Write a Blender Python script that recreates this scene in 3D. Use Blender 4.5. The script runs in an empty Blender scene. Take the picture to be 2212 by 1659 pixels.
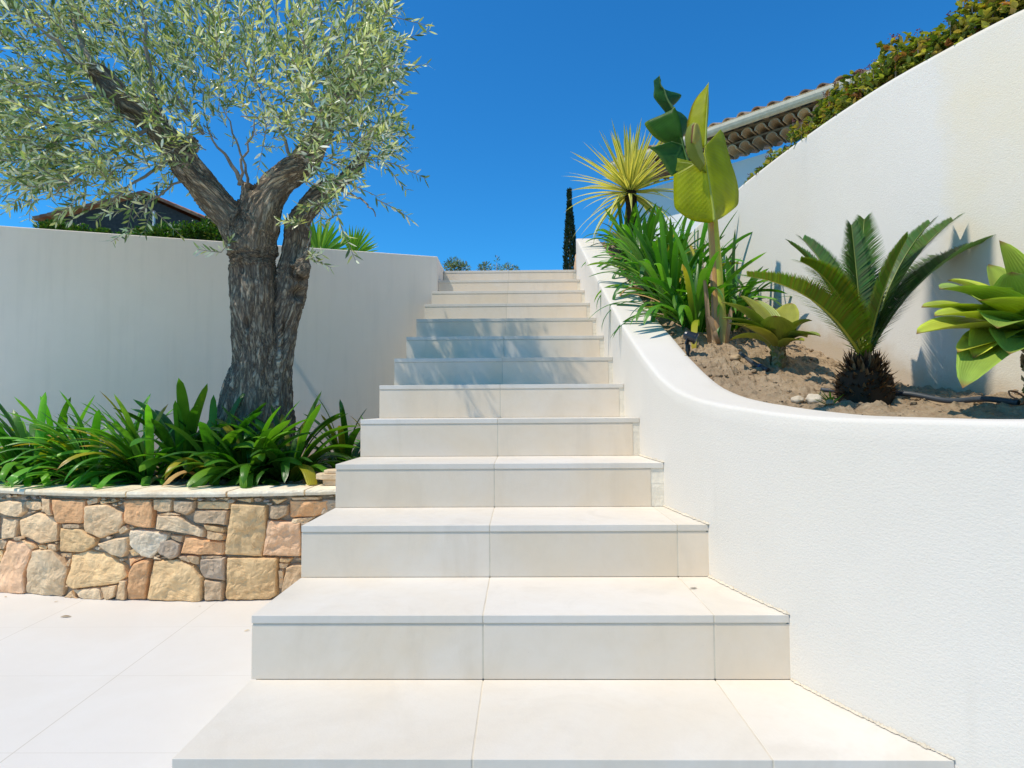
import bpy, math, random
import numpy as np
from mathutils import Vector, noise

S = bpy.context.scene
C = S.collection
random.seed(7)
RNG = np.random.default_rng(7)

# ------------------------------------------------------------ camera, sky, sun, exposure
F, PI_, YA, RO, EZ = 1300.0, .04245, .01426, .00598, .85556
cr, sr, cy, sy, cp, sp = math.cos(RO), math.sin(RO), math.cos(YA), math.sin(YA), math.cos(PI_), math.sin(PI_)
FWD = np.array([-sy*cp, cy*cp, sp]); RT = np.array([cy, sy, 0.]); UP = np.array([sy*sp, -cy*sp, cp])
cam_d = bpy.data.cameras.new("camera"); cam = bpy.data.objects.new("camera", cam_d); C.objects.link(cam)
cam_d.sensor_width = 36; cam_d.lens = 36*F/2212; cam_d.clip_start = .05; cam_d.clip_end = 3000
ex = cr*RT - sr*UP; ey = sr*RT + cr*UP
from mathutils import Matrix
cam.matrix_world = Matrix(((ex[0], ey[0], -FWD[0], 0), (ex[1], ey[1], -FWD[1], 0), (ex[2], ey[2], -FWD[2], EZ), (0, 0, 0, 1)))
S.camera = cam

SUN = Vector((-.50, -.25, 1.0)).normalized()
SUNSTR, SKYSTR, EXPO = 3.3, .135, .34
w = bpy.data.worlds.new("World"); S.world = w; w.use_nodes = True
nt = w.node_tree; nt.nodes.clear()
sky = nt.nodes.new('ShaderNodeTexSky'); sky.sky_type = 'NISHITA'; sky.sun_disc = False
sky.sun_elevation = math.asin(SUN.z); sky.sun_rotation = math.atan2(SUN.x, SUN.y)
sky.air_density = 1.0; sky.dust_density = .3; sky.ozone_density = 3.0; sky.altitude = 300
hs = nt.nodes.new('ShaderNodeHueSaturation'); hs.inputs['Saturation'].default_value = 1.2; hs.inputs['Hue'].default_value = .495
bg = nt.nodes.new('ShaderNodeBackground'); bg.inputs[1].default_value = SKYSTR
wo = nt.nodes.new('ShaderNodeOutputWorld')
nt.links.new(sky.outputs[0], hs.inputs['Color']); tn = nt.nodes.new('ShaderNodeMix'); tn.data_type = 'RGBA'; tn.blend_type = 'MULTIPLY'; tn.inputs[0].default_value = 1; tn.inputs[7].default_value = (.25, .80, 1.08, 1)
nt.links.new(hs.outputs[0], tn.inputs[6]); nt.links.new(tn.outputs[2], bg.inputs[0]); nt.links.new(bg.outputs[0], wo.inputs[0])
sl = bpy.data.lights.new("sun", 'SUN'); sl.energy = SUNSTR; sl.angle = math.radians(.5); sl.color = (1, .915, .785)
so = bpy.data.objects.new("sun", sl); C.objects.link(so); so.rotation_euler = SUN.to_track_quat('Z', 'Y').to_euler()
so.location = (-6, -2, 12)
S.view_settings.view_transform = 'Standard'; S.view_settings.look = 'None'; S.view_settings.gamma = 1
S.view_settings.exposure = EXPO
S.cycles.max_bounces = 8; S.cycles.transparent_max_bounces = 4

# ------------------------------------------------------------ measuring helpers
def ray(x, y):
    xp, yp = x-1106, 829.5-y
    return FWD*F + RT*(xp*cr + yp*sr) + UP*(-xp*sr + yp*cr)
O3 = np.array([0, 0, EZ])
def atY(x, y, Y): d = ray(x, y); return d*(Y/d[1]) + O3
def atZ(x, y, Z): d = ray(x, y); return d*((Z-EZ)/d[2]) + O3
def PX(Y): return Y/F      # metres per pixel unit at distance Y
def nz(x, y=0, z=0): return noise.noise(Vector((x, y, z)))
def fbm(x, y, z, o=4): return noise.fractal(Vector((x, y, z)), 1.0, 2.0, o)

# ------------------------------------------------------------ mesh builder
class MB:
    def __init__(s): s.v = []; s.f = []; s.c = []; s.uv = []
    def add(s, vs, fs, col=None, uv=None):
        o = len(s.v)
        s.v += [tuple(map(float, p)) for p in vs]
        s.f += [tuple(i+o for i in f) for f in fs]
        if col is None: col = (1, 1, 1)
        if len(col) == 3 and not hasattr(col[0], '__len__'): col = [col]*len(vs)
        s.c += [tuple(q) for q in col]
        s.uv += list(uv) if uv is not None else [(0, 0)]*len(vs)
        return o
    def box(s, a, b, col=None):
        (x0, y0, z0), (x1, y1, z1) = a, b
        s.add([(x0,y0,z0),(x1,y0,z0),(x1,y1,z0),(x0,y1,z0),(x0,y0,z1),(x1,y0,z1),(x1,y1,z1),(x0,y1,z1)],
              [(0,3,2,1),(4,5,6,7),(0,1,5,4),(1,2,6,5),(2,3,7,6),(3,0,4,7)], col)
    def tube(s, pts, rs, n=10, col=None, cap=True, wob=0.):
        pts = [np.array(p, float) for p in pts]; m = len(pts); vs = []
        if not hasattr(rs, '__len__'): rs = [rs]*m
        ref = np.array([.31, .95, .02]) ; cols = []
        for i in range(m):
            t = pts[min(i+1, m-1)]-pts[max(i-1, 0)]; t = t/(np.linalg.norm(t)+1e-9)
            a = np.cross(t, ref)
            if np.linalg.norm(a) < .2: a = np.cross(t, [1, 0, .2])
            a /= np.linalg.norm(a); b = np.cross(t, a)
            for k in range(n):
                q = 2*math.pi*k/n; r = rs[i]*(1+wob*nz(k*1.7, i*.6, rs[0]*99))
                vs.append(pts[i]+a*math.cos(q)*r+b*math.sin(q)*r)
            if col is not None and hasattr(col[0], '__len__'): cols += [col[i]]*n
        fs = [(i*n+k, i*n+(k+1) % n, (i+1)*n+(k+1) % n, (i+1)*n+k) for i in range(m-1) for k in range(n)]
        if cap: fs += [tuple(range(n))[::-1], tuple((m-1)*n+k for k in range(n))]
        s.add(vs, fs, cols if cols else col)
    def build(s, name, mat, parent=None, smooth=False, bevel=0, label=None):
        me = bpy.data.meshes.new(name)
        v = np.array(s.v)
        if parent is not None: v = v-np.array(parent.location if parent.parent is None else parent.parent.location)
        me.from_pydata([tuple(p) for p in v], [], s.f)
        if s.c:
            a = me.color_attributes.new('col', 'FLOAT_COLOR', 'POINT')
            arr = np.ones((len(s.v), 4), np.float32); arr[:, :3] = np.array(s.c, np.float32); a.data.foreach_set('color', arr.ravel())
        if any(u != (0, 0) for u in s.uv[:50]):
            ul = me.uv_layers.new(name='UVMap'); li = np.zeros(len(me.loops), np.int32); me.loops.foreach_get('vertex_index', li)
            ul.data.foreach_set('uv', np.array(s.uv, np.float32)[li].ravel())
        if smooth: me.polygons.foreach_set('use_smooth', [True]*len(me.polygons))
        me.materials.append(mat)
        o = bpy.data.objects.new(name, me); C.objects.link(o)
        if parent is not None: o.parent = parent
        if bevel:
            b = o.modifiers.new('bevel', 'BEVEL'); b.width = bevel; b.segments = 2; b.limit_method = 'ANGLE'
        if label: o['label'] = label
        return o

def thing(name, label, cat, loc, group=None):
    o = bpy.data.objects.new(name, None); C.objects.link(o); o.location = tuple(map(float, loc))
    o.empty_display_size = .05; tag(o, label, cat, group); return o
def tag(o, label=None, cat=None, group=None, kind=None):
    if label: o['label'] = label
    if cat: o['category'] = cat
    if group: o['group'] = group
    if kind: o['kind'] = kind
    return o
def sub(m, parent):  # a part that is child of a part
    return m

# ------------------------------------------------------------ materials
class N:
    def __init__(s, name):
        s.m = bpy.data.materials.new(name); s.m.use_nodes = True; s.t = s.m.node_tree; s.t.nodes.clear()
        s.out = s.n('ShaderNodeOutputMaterial'); s.b = s.n('ShaderNodeBsdfPrincipled'); s.l(s.b.outputs[0], s.out.inputs[0])
        s.co = s.n('ShaderNodeTexCoord').outputs['Object']
    def n(s, t, **k):
        x = s.t.nodes.new(t)
        for a, b in k.items(): setattr(x, a, b)
        return x
    def l(s, a, b): s.t.links.new(a, b)
    def inp(s, sock, v):
        if hasattr(v, 'is_output') or isinstance(v, bpy.types.NodeSocket): s.l(v, sock)
        else: sock.default_value = (*v, 1) if hasattr(v, '__len__') and len(v) == 3 and sock.type == 'RGBA' else v
    def noise(s, sc, det=4, rough=.55, vec=None, scale3=None, dist=0):
        v = vec or s.co
        if scale3: mp = s.n('ShaderNodeMapping'); mp.inputs['Scale'].default_value = scale3; s.l(v, mp.inputs[0]); v = mp.outputs[0]
        x = s.n('ShaderNodeTexNoise'); x.inputs['Scale'].default_value = sc; x.inputs['Detail'].default_value = det
        x.inputs['Roughness'].default_value = rough; x.inputs['Distortion'].default_value = dist; s.l(v, x.inputs['Vector']); return x.outputs['Fac']
    def vor(s, sc, feat='F1', scale3=None, vec=None, rnd=1.):
        v = vec or s.co
        if scale3: mp = s.n('ShaderNodeMapping'); mp.inputs['Scale'].default_value = scale3; s.l(v, mp.inputs[0]); v = mp.outputs[0]
        x = s.n('ShaderNodeTexVoronoi', feature=feat); x.inputs['Scale'].default_value = sc; x.inputs['Randomness'].default_value = rnd; s.l(v, x.inputs['Vector']); return x.outputs['Distance']
    def math(s, op, a, b=0., c=0.):
        x = s.n('ShaderNodeMath', operation=op); s.inp(x.inputs[0], a); s.inp(x.inputs[1], b); s.inp(x.inputs[2], c); return x.outputs[0]
    def rng(s, v, a, b, c=0., d=1.):
        x = s.n('ShaderNodeMapRange'); s.l(v, x.inputs[0])
        for i, q in enumerate((a, b, c, d)): x.inputs[i+1].default_value = q
        return x.outputs[0]
    def mix(s, f, a, b, mode='MIX'):
        x = s.n('ShaderNodeMix', data_type='RGBA', blend_type=mode); s.inp(x.inputs[0], f); s.inp(x.inputs[6], a); s.inp(x.inputs[7], b); return x.outputs[2]
    def bump(s, h, st, dist=.01, prev=None):
        x = s.n('ShaderNodeBump'); x.inputs['Strength'].default_value = st; x.inputs['Distance'].default_value = dist
        s.l(h, x.inputs['Height'])
        if prev: s.l(prev, x.inputs['Normal'])
        return x.outputs[0]
    def attr(s, n='col'): x = s.n('ShaderNodeAttribute', attribute_name=n); return x.outputs['Color']
    def xyz(s): x = s.n('ShaderNodeSeparateXYZ'); s.l(s.co, x.inputs[0]); return x.outputs
    def fin(s, col=None, rough=.6, nrm=None, spec=.5, metal=0.):
        if col is not None: s.inp(s.b.inputs['Base Color'], col)
        s.inp(s.b.inputs['Roughness'], rough)
        s.b.inputs['Specular IOR Level'].default_value = spec; s.b.inputs['Metallic'].default_value = metal
        if nrm: s.l(nrm, s.b.inputs['Normal'])
        return s.m

def m_plain(name, col, rough=.6, metal=0., bump=0., sc=60, var=.12, spec=.4):
    g = N(name); f = g.noise(sc*.2, 5)
    c = g.mix(g.rng(f, .3, .7), tuple(q*(1-var) for q in col), tuple(min(1, q*(1+var)) for q in col))
    return g.fin(c, rough, g.bump(g.noise(sc, 5), bump, .004) if bump else None, spec, metal)

def m_render(name, col, warm, grain=170, st=.5, streak=.0, stainx=None):
    g = N(name)
    a = g.noise(1.1, 6, .6); b = g.noise(9, 5, .6); st_ = g.noise(3, 4, .6, scale3=(5, 5, .35))
    c = g.mix(g.rng(a, .40, .68, 0, .75), col, warm)
    c = g.mix(g.rng(b, .35, .75, 0, .22), c, tuple(q*.9 for q in col))
    c = g.mix(g.rng(st_, .5, .75, 0, streak), c, tuple(q*.75 for q in warm))
    if stainx:
        x, y, z = g.xyz()
        k = g.math('ADD', x, g.math('MULTIPLY', g.noise(5, 4), .06))
        c = g.mix(g.math('MULTIPLY', g.rng(k, stainx, stainx+.02, 0, .8), g.rng(g.noise(2.2, 5, .6), .35, .65, .35, 1)), c, (.72, .63, .46))
    if stainx:
        sb = g.math('SUBTRACT', z, g.math('ADD', .93, g.math('MULTIPLY', .40, g.math('SUBTRACT', y, 2.25)))); sb = g.math('ADD', sb, g.math('MULTIPLY', g.noise(9, 5, .7), -.16))
        c = g.mix(g.rng(sb, -.06, .06, .75, 0), c, (.50, .37, .23))
    pin = g.vor(45, 'F1'); c = g.mix(g.rng(pin, .012, .05, .25, 0), c, (.35, .33, .3))
    h = g.noise(grain, 3, .65); h2 = g.noise(grain*.5, 4, .6, scale3=(1, 1, 1.6)); h3 = g.noise(2.5, 3)
    hh = g.math('ADD', g.math('MULTIPLY', h, .5), h2)
    n1 = g.bump(hh, st, .004); n1 = g.bump(h3, .12, .02, n1)
    dr = g.noise(7, 4, .6, scale3=(1, 1, .10), dist=.3); c = g.mix(g.math('MULTIPLY', g.rng(dr, .56, .72, 0, .5), g.rng(g.noise(.8, 3), .45, .65)), c, tuple(q*.86 for q in warm))
    return g.fin(c, .9, n1, .2)

def m_tile(name, col=(.70, .625, .51), alt=(.72, .665, .575)):
    g = N(name)
    a = g.noise(2.6, 6, .62, dist=.6); b = g.noise(22, 5, .6); d = g.vor(38)
    c = g.mix(g.rng(a, .38, .66), col, alt)
    c = g.mix(g.rng(b, .45, .8, 0, .25), c, tuple(q*.86 for q in col))
    c = g.mix(g.rng(d, .015, .05, .35, 0), c, (.42, .36, .27))
    c = g.mix(g.rng(g.noise(1.3, 3), .6, .75, 0, .25), c, (.72, .62, .50))
    oi = g.n('ShaderNodeObjectInfo').outputs['Random']; c = g.mix(1., c, g.mix(oi, (.93, .925, .91), (1.03, 1.03, 1.04)), 'MULTIPLY')
    ws = g.noise(1.2, 6, .65, scale3=(3, 3, .8), dist=1.2); c = g.mix(g.rng(ws, .50, .66, 0, .42), c, tuple(q*.84 for q in col))
    return g.fin(c, g.rng(b, .3, .7, .5, .68), g.bump(g.noise(140, 4), .12, .003), .35)

def m_leaf(name, rough=.38, trans=.35, spec=.5, vein=0, bump=.0, tr=(1.05, 1.25, .35)):
    g = N(name); at = g.attr()
    v = g.noise(14, 3); c = g.mix(g.rng(v, .3, .7, 0, 1), at, g.mix(1., at, (1.25, 1.22, 1.1), 'MULTIPLY'))
    n = None
    if vein:
        uv = g.n('ShaderNodeUVMap').outputs[0]; sx = g.n('ShaderNodeSeparateXYZ'); g.l(uv, sx.inputs[0])
        wv = g.math('SINE', g.math('MULTIPLY', sx.outputs[1 if vein > 0 else 0], abs(vein)))
        n = g.bump(wv, .22, .002); c = g.mix(g.rng(wv, .7, 1, 0, .16), c, g.mix(1., c, (.6, .65, .5), 'MULTIPLY'))
    elif bump: n = g.bump(g.noise(50, 3), bump, .004)
    g.fin(c, rough, n, spec)
    t = g.n('ShaderNodeBsdfTranslucent'); g.l(g.mix(1., c, tr, 'MULTIPLY'), t.inputs[0])
    mx = g.n('ShaderNodeMixShader'); mx.inputs[0].default_value = trans
    g.l(g.b.outputs[0], mx.inputs[1]); g.l(t.outputs[0], mx.inputs[2]); g.l(mx.outputs[0], g.out.inputs[0])
    return g.m

def m_bark(name, a=(.86, .69, .48), b=(.10, .075, .055), sc=1., co=None):
    g = N(name)
    if co: g.co = g.n('ShaderNodeAttribute', attribute_name=co).outputs['Vector']; S3 = (1, 1, 1)
    else: S3 = (1, 1, .16)
    n1 = g.noise(48*sc, 4, .6, scale3=S3, dist=.5); n2 = g.noise(120*sc, 4, .65, scale3=S3, dist=.3); n0 = g.noise(3.2, 4, scale3=S3); n3 = g.noise(17*sc, 5, .65, scale3=S3, dist=.8)
    rd = g.math('SUBTRACT', 1, g.math('MULTIPLY', g.math('ABSOLUTE', g.math('SUBTRACT', n1, .5)), 5)); crack = g.rng(rd, .5, .95, 1, .12)
    rd2 = g.math('SUBTRACT', 1, g.math('MULTIPLY', g.math('ABSOLUTE', g.math('SUBTRACT', n3, .5)), 6)); crack2 = g.rng(rd2, .55, 1, 1, .1)
    k = g.math('MULTIPLY', g.math('MULTIPLY', crack, crack2), g.rng(n2, .3, .65, .35, 1))
    c = g.mix(k, b, a); c = g.mix(g.rng(n0, .5, .7, 0, .35), c, tuple(q*.55 for q in a)); c = g.mix(g.rng(g.noise(40, 5), .6, .72, 0, .45), c, (.50, .43, .34))
    return g.fin(c, .92, g.bump(g.math('ADD', k, g.math('MULTIPLY', n2, .5)), .9, .014), .15)

def m_soil(name):
    g = N(name)
    a = g.noise(7, 7, .7); b = g.noise(60, 6, .7); v = g.vor(42)
    c = g.mix(g.rng(a, .35, .65), (.30, .22, .135), (.48, .37, .24)); c = g.mix(g.rng(b, .35, .7, .6, 0), c, (.26, .17, .10))
    return g.fin(c, .95, g.bump(g.math('SUBTRACT', b, g.math('MULTIPLY', v, .8)), .8, .012), .1)

def m_rock(name, bs=.6):
    g = N(name); at = g.attr()
    a = g.noise(9, 7, .68, dist=.8); b = g.noise(45, 6, .7); v = g.vor(14, 'F1')
    c = g.mix(g.rng(a, .35, .68), at, g.mix(1., at, (.82, .74, .66), 'MULTIPLY'))
    c = g.mix(g.rng(b, .4, .75, 0, .55), c, g.mix(1., at, (1.25, 1.22, 1.15), 'MULTIPLY'))
    c = g.mix(g.rng(g.noise(4, 4), .52, .72, 0, .5), c, (.64, .40, .20))
    return g.fin(c, .85, g.bump(g.math('ADD', g.noise(26, 6, .7), g.math('MULTIPLY', b, .4)), bs, .018), .2)

M = dict(
    stucco=m_render('white_rough_render', (.715, .66, .575), (.70, .64, .54), 260, .32),
    stucco_r=m_render('white_rough_render_high', (.715, .665, .59), (.70, .65, .56), 260, .32, stainx=1.555),
    grey=m_render('smooth_beige_render', (.93, .81, .675), (.90, .78, .63), 260, .12, .22),
    cap=m_render('rim_render', (.82, .815, .79), (.80, .77, .70), 200, .25),
    tile=m_tile('cream_stone_tile'), riser=m_tile('cream_riser_tile', (.79, .65, .475), (.80, .69, .55)),
    grout=m_plain('pale_grout', (.62, .54, .41), .9, bump=.3),
    mortar=m_plain('rough_mortar', (.80, .72, .58), .95, bump=.5, sc=90),
    wallmortar=m_plain('dark_mortar', (.42, .33, .23), .95, bump=.9, sc=90, var=.35),
    rock=m_rock('sandstone'), cope=m_rock('coping_limestone', .4), bark=m_bark('olive_bark', co='bk'), twig=m_plain('twig_bark', (.30, .25, .19), .85, bump=.3),
    soil=m_soil('garden_soil'), ol=m_leaf('olive_leaf', .36, .30, .5, tr=(1.1, 1.2, .55)),
    strap=m_leaf('strap_leaf', .30, .38, .5, vein=-42), hedge=m_leaf('hedge_leaf', .4, .3), agave=m_leaf('agave_leaf', .42, .34, .4, vein=-90, tr=(1.15, 1.2, .3)),
    ban=m_leaf('banana_leaf', .38, .62, .4, vein=190, tr=(1.5, 1.45, .12)), cyc=m_leaf('cycad_leaf', .35, .25), dry=m_leaf('dry_leaf', .8, .2, .2, tr=(1, .9, .6)),
    yuc=m_leaf('variegated_leaf', .42, .35, .4, tr=(1.15, 1.1, .5)),
    trunk=m_bark('fibrous_stem', (.17, .12, .08), (.03, .02, .015), 1.6), black=m_plain('black_plastic', (.012, .012, .014), .35, spec=.6),
    hose=m_plain('grey_hose', (.045, .055, .065), .45), glass=m_plain('lamp_glass', (.25, .28, .3), .08, spec=.8),
    copper=m_plain('copper_loop', (.45, .16, .08), .4), blue=m_plain('blue_ring', (.03, .08, .22), .5),
    house=m_render('house_white_render', (.90, .86, .80), (.86, .82, .76), 120, .2), cornice=m_plain('gutter_paint', (.80, .70, .52), .6),
    tilec=m_rock('old_roof_tile', .3), hwall=m_plain('dark_house_render', (.085, .07, .06), .9, bump=.3, var=.25), hroof=m_rock('terracotta_roof', .3),
    white=m_plain('white_pipe', (.7, .72, .72), .5), stem=m_leaf('banana_stem', .45, .15, .4, vein=-60),
)

# ------------------------------------------------------------ the setting: ground, terraces, patio
def sheet(name, pts, z, mat, kind='structure', nx=None):
    mb = MB(); mb.add([(x, y, z) for x, y in pts], [tuple(range(len(pts)))]); return tag(mb.build(name, mat), kind=kind)
g = N('dry_ground'); M['earth'] = g.fin(g.mix(g.rng(g.noise(.6, 5), .35, .65), (.20, .17, .11), (.13, .14, .07)), .95, g.bump(g.noise(8, 5), .5, .05), .1)
sheet('ground', [(-600, -600), (600, -600), (600, 900), (-600, 900)], -.02, M['earth'])
g = N('patio_tile')
x, y, z = g.xyz()
xs = g.math('DIVIDE', g.math('ADD', g.math('ADD', x, 1.31), g.math('MULTIPLY', g.math('SUBTRACT', y, 1.9), .075)), .625)
ys = g.math('DIVIDE', g.math('SUBTRACT', y, g.math('ADD', 2.42, g.math('MULTIPLY', x, .005))), .44)
def joint(v, spc):
    fr = g.math('ABSOLUTE', g.math('SUBTRACT', g.math('FRACT', g.math('ADD', v, .5)), .5)); return g.rng(g.math('MULTIPLY', fr, spc), .0008, .0022, 1, 0)
jn = g.math('MAXIMUM', joint(xs, .625), g.math('MULTIPLY', joint(ys, .44), .45))
a = g.noise(2.2, 6, .62, dist=.5); b = g.noise(20, 5, .6)
c = g.mix(g.rng(a, .38, .66), (.665, .62, .555), (.69, .655, .60)); c = g.mix(g.rng(b, .4, .8, 0, .15), c, (.62, .57, .49))
c = g.mix(g.rng(g.noise(.9, 4), .55, .7, 0, .3), c, (.70, .62, .50)); c = g.mix(g.rng(g.vor(30), .015, .05, .3, 0), c, (.4, .35, .28))
c = g.mix(g.math('MULTIPLY', jn, .62), c, (.42, .36, .27))
M['patio'] = g.fin(c, .62, g.bump(g.noise(130, 4), .1, .003), .35)
sheet('patio', [(-7, -3), (4, -3), (4, 3.2), (-7, 3.2)], 0, M['patio'])
# upper terrace behind the walls and behind the top step
def slab(name, pts, z0, z1, mat):
    n = len(pts); mb = MB()
    mb.add([(x, y, z0) for x, y in pts]+[(x, y, z1) for x, y in pts], [tuple(range(n))[::-1], tuple(range(n, 2*n))]+[(i, (i+1) % n, n+(i+1) % n, n+i) for i in range(n)])
    return tag(mb.build(name, mat), kind='structure')
slab('terrace', [(-14, 5.9), (-.6, 5.9), (-.6, 5.62), (.49, 5.62), (.49, 5.45), (1.2, 5.45), (14, 5.45), (14, 60), (-14, 60)], 0, 2.06, M['earth'])
slab('terrace_right', [(1.62, 3.3), (1.75, 2.75), (2.1, 2.2), (14, 2.2), (14, 5.44), (1.6, 5.44)], 0, 2.05, M['earth'])

# ------------------------------------------------------------ planter wall curve
WY = [.35, .55, .8, 1.0, 1.2246, 1.5753, 1.926, 2.277, 2.63, 3.0, 5.4]; WXX = [2.2, 1.65, 1.22, 1.0, .8355, .6757, .585, .532, .513, .51, .51]
ZY = [.3, 1.1, 1.283, 1.45, 1.58, 1.73, 1.88, 2.07, 2.233, 2.37, 2.5, 2.7, 3.04, 3.424, 4.246, 4.872, 5.245, 5.4]
ZZ = [.828, .829, .830, .831, .842, .856, .872, .900, .945, 1.0, 1.055, 1.145, 1.288, 1.465, 1.848, 2.155, 2.33, 2.40]
def smooth(a):
    a = np.array(a)
    for _ in range(4): a[1:-1] = .25*a[:-2]+.5*a[1:-1]+.25*a[2:]
    return a
wy = np.linspace(.35, 5.4, 120); wx = smooth(smooth(np.interp(wy, WY, WXX))); wz = smooth(np.interp(wy, ZY, ZZ))
def wallX(Y): return float(np.interp(Y, wy, wx))
P = np.stack([wx, wy], 1); T = np.gradient(P, axis=0); T /= np.linalg.norm(T, axis=1)[:, None]; NR = np.stack([T[:, 1], -T[:, 0]], 1)  # to the right/back
TH = .20
inn = P+NR*TH
mb = MB(); n = len(wy); vs = []; fs = []
rows = []
prof = [(0, None), (0, -.05), (0, -.012), (.003, -.004), (.010, -.0005), (.024, 0), (.17, 0), (.192, -.001), (.198, -.005), (.2, -.015), (.2, -.6)]
for i in range(n):
    for (o, dz) in prof:
        p = P[i]+NR[i]*(o+.0015*nz(i*.4, o*30)); z = 0 if dz is None else max(0, wz[i]+dz+.002*nz(i*.3, o*20, 5)); vs.append((p[0], p[1], z))
k = len(prof)
fs = [(i*k+j, (i+1)*k+j, (i+1)*k+j+1, i*k+j+1) for i in range(n-1) for j in range(k-1)]
fs += [tuple(range(k)), tuple((n-1)*k+j for j in range(k))[::-1]]
mb.add(vs, fs)
o = mb.build('planter_wall', M['stucco'], smooth=True)
tag(o, 'low curved white rendered wall with broad flat rim sweeping up beside the steps', 'wall')

# high white wall on the right
hw = [atZ(x, y, 2.15)[:2] for x, y in [(2212, 13), (2108, 67), (1921, 170), (1788, 257), (1688, 330), (1608, 393)]]
hp = [(3.2, .9), (2.35, 1.25), (1.87, 1.6)]+[tuple(p) for p in hw]+[(1.262, 3.9), (1.25, 4.6), (1.25, 5.4)]
hp = np.array(hp); t0 = np.concatenate([[0], np.cumsum(np.linalg.norm(np.diff(hp, axis=0), axis=1))])
tt = np.linspace(0, t0[-1], 110); HP = np.stack([smooth(np.interp(tt, t0, hp[:, 0])), smooth(np.interp(tt, t0, hp[:, 1]))], 1)
HT = np.gradient(HP, axis=0); HT /= np.linalg.norm(HT, axis=1)[:, None]; HN = np.stack([HT[:, 1], -HT[:, 0]], 1)
mb = MB(); vs = []; pr = [(0, 0), (0, 2.13), (.004, 2.145), (.015, 2.15), (.2, 2.15), (.2, 0)]; k = len(pr)
for i in range(len(HP)):
    for o_, z in pr: q = HP[i]+HN[i]*o_; vs.append((q[0], q[1], z))
fs = [(i*k+j, (i+1)*k+j, (i+1)*k+j+1, i*k+j+1) for i in range(len(HP)-1) for j in range(k-1)]+[tuple(range(k)), tuple((len(HP)-1)*k+j for j in range(k))[::-1]]
mb.add(vs, fs)
tag(mb.build('garden_wall', M['stucco_r'], smooth=True), 'tall curving white textured wall behind the planter, hedge along its top', 'wall')

# grey wall on the left with its return along the top steps
L0 = atZ(0, 487, 2.15); L1 = np.array([-.694, 5.018, 2.15]); d = (L1-L0)/np.linalg.norm(L1-L0)
La = L0-d*3.2
poly = [(La[0], La[1]), (L1[0], L1[1]), (-.70, 5.62), (-.95, 5.62), (-.95, 5.22), (La[0]-.07, La[1]+.25)]
mb = MB(); n = 6; 
mb.add([(x, y, 0) for x, y in poly]+[(x, y, 2.15) for x, y in poly], [tuple(range(n, 2*n))]+[(i, (i+1) % n, n+(i+1) % n, n+i) for i in range(n)])
tag(mb.build('boundary_wall', M['grey'], bevel=.006), 'long smooth grey-beige rendered wall behind the olive tree, returning along the top steps', 'wall')

# ------------------------------------------------------------ staircase
H, TR, Y0, XL, XJ, XJ2 = .16327, .35068, 1.22462, -.7008, -.1008, .4918
st = thing('staircase', 'straight flight of cream stone tiled steps climbing between the walls', 'staircase', (0, Y0, 0))
for k in range(13):
    y = Y0+k*TR; z = H*(k+1); yb = y+TR+.0 if k < 12 else 5.95
    xl = XL if k < 11 else -.694
    mb = MB(); mb.box((xl+.008, y+.010, 0), (wallX(y+.05)-.002 if k else .80, yb+.02, z-.0225))
    body = mb.build('step', M['grout'], st)
    # treads: tiles with thin joints
    def tile(parent, x0, x1, ya, yb_, z0, z1, name, mat, curve=False):
        mb = MB()
        if not curve: mb.box((x0, ya, z0), (x1, yb_, z1))
        else:
            q = np.linspace(ya, yb_, 9); pts = [(x0, ya)]+[(max(x0+.01, wallX(t)-.0005-.003*abs(nz(t*30))), t) for t in q]+[(x0, yb_)]
            m = len(pts); mb.add([(a, b, z0) for a, b in pts]+[(a, b, z1) for a, b in pts], [tuple(range(m))[::-1], tuple(range(m, 2*m))]+[(i, (i+1) % m, m+(i+1) % m, m+i) for i in range(m)])
        o = mb.build(name, mat, parent, bevel=.0012)
        return o
    j = .0016; zt = z-.020
    tb = yb-.0005 if k < 12 else yb
    tile(body, xl, XJ-j, y-.0028, tb, zt, z, 'tread', M['tile'])
    if k < 3:
        tile(body, XJ+j, XJ2-j, y-.0028, tb, zt, z, 'tread', M['tile'])
        tile(body, XJ2+j, 0, y-.0028, tb, zt, z, 'tread', M['tile'], True)
    else:
        tile(body, XJ+j, 0, y-.0028, tb, zt, z, 'tread', M['tile'], True)
    zb = z-H+.0006; rt = zt-.0035
    xr = wallX(y)+.003
    for (a, b) in ([(xl, XJ-j), (XJ+j, XJ2-j), (XJ2+j, xr)] if k < 3 else [(xl, XJ-j), (XJ+j, XJ2-.006)]):
        if b > a+.004: tile(body, a, b, y-.0005, y+.011, zb, rt, 'riser', M['riser'])
    gm = MB(); jx = [XJ]+([XJ2] if k < 3 else [])
    for q in jx:
        gm = MB(); gm.box((q-.004, y-.0019, zt+.002), (q+.004, tb-.004, z-.0009)); gm.build('tread_joint', M['grout'], body)
        gm = MB(); gm.box((q-.004, y-.0002, zb+.002), (q+.004, y+.009, rt-.002)); gm.build('riser_joint', M['grout'], body)
    gm = MB(); gm.box((xl+.003, y+.0003, rt-.002), ((XJ2 if k > 2 else wallX(y))-.006, y+.0095, zt+.001)); gm.build('nosing_joint', M['grout'], body)
    if k >= 3:   # rough mortar strip closing the gap to the curved wall
        mb = MB(); m = 10
        for i in range(m):
            z0 = zb+(zt-zb)*i/m; z1 = zb+(zt-zb)*(i+1)/m; e = .0008*nz(i*.9, k)
            mb.box((XJ2-.006, y+.0015+e, z0), (wallX(y)+.004, y+.03, z1))
        mb.build('mortar_strip', M['mortar'], body)
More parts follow.
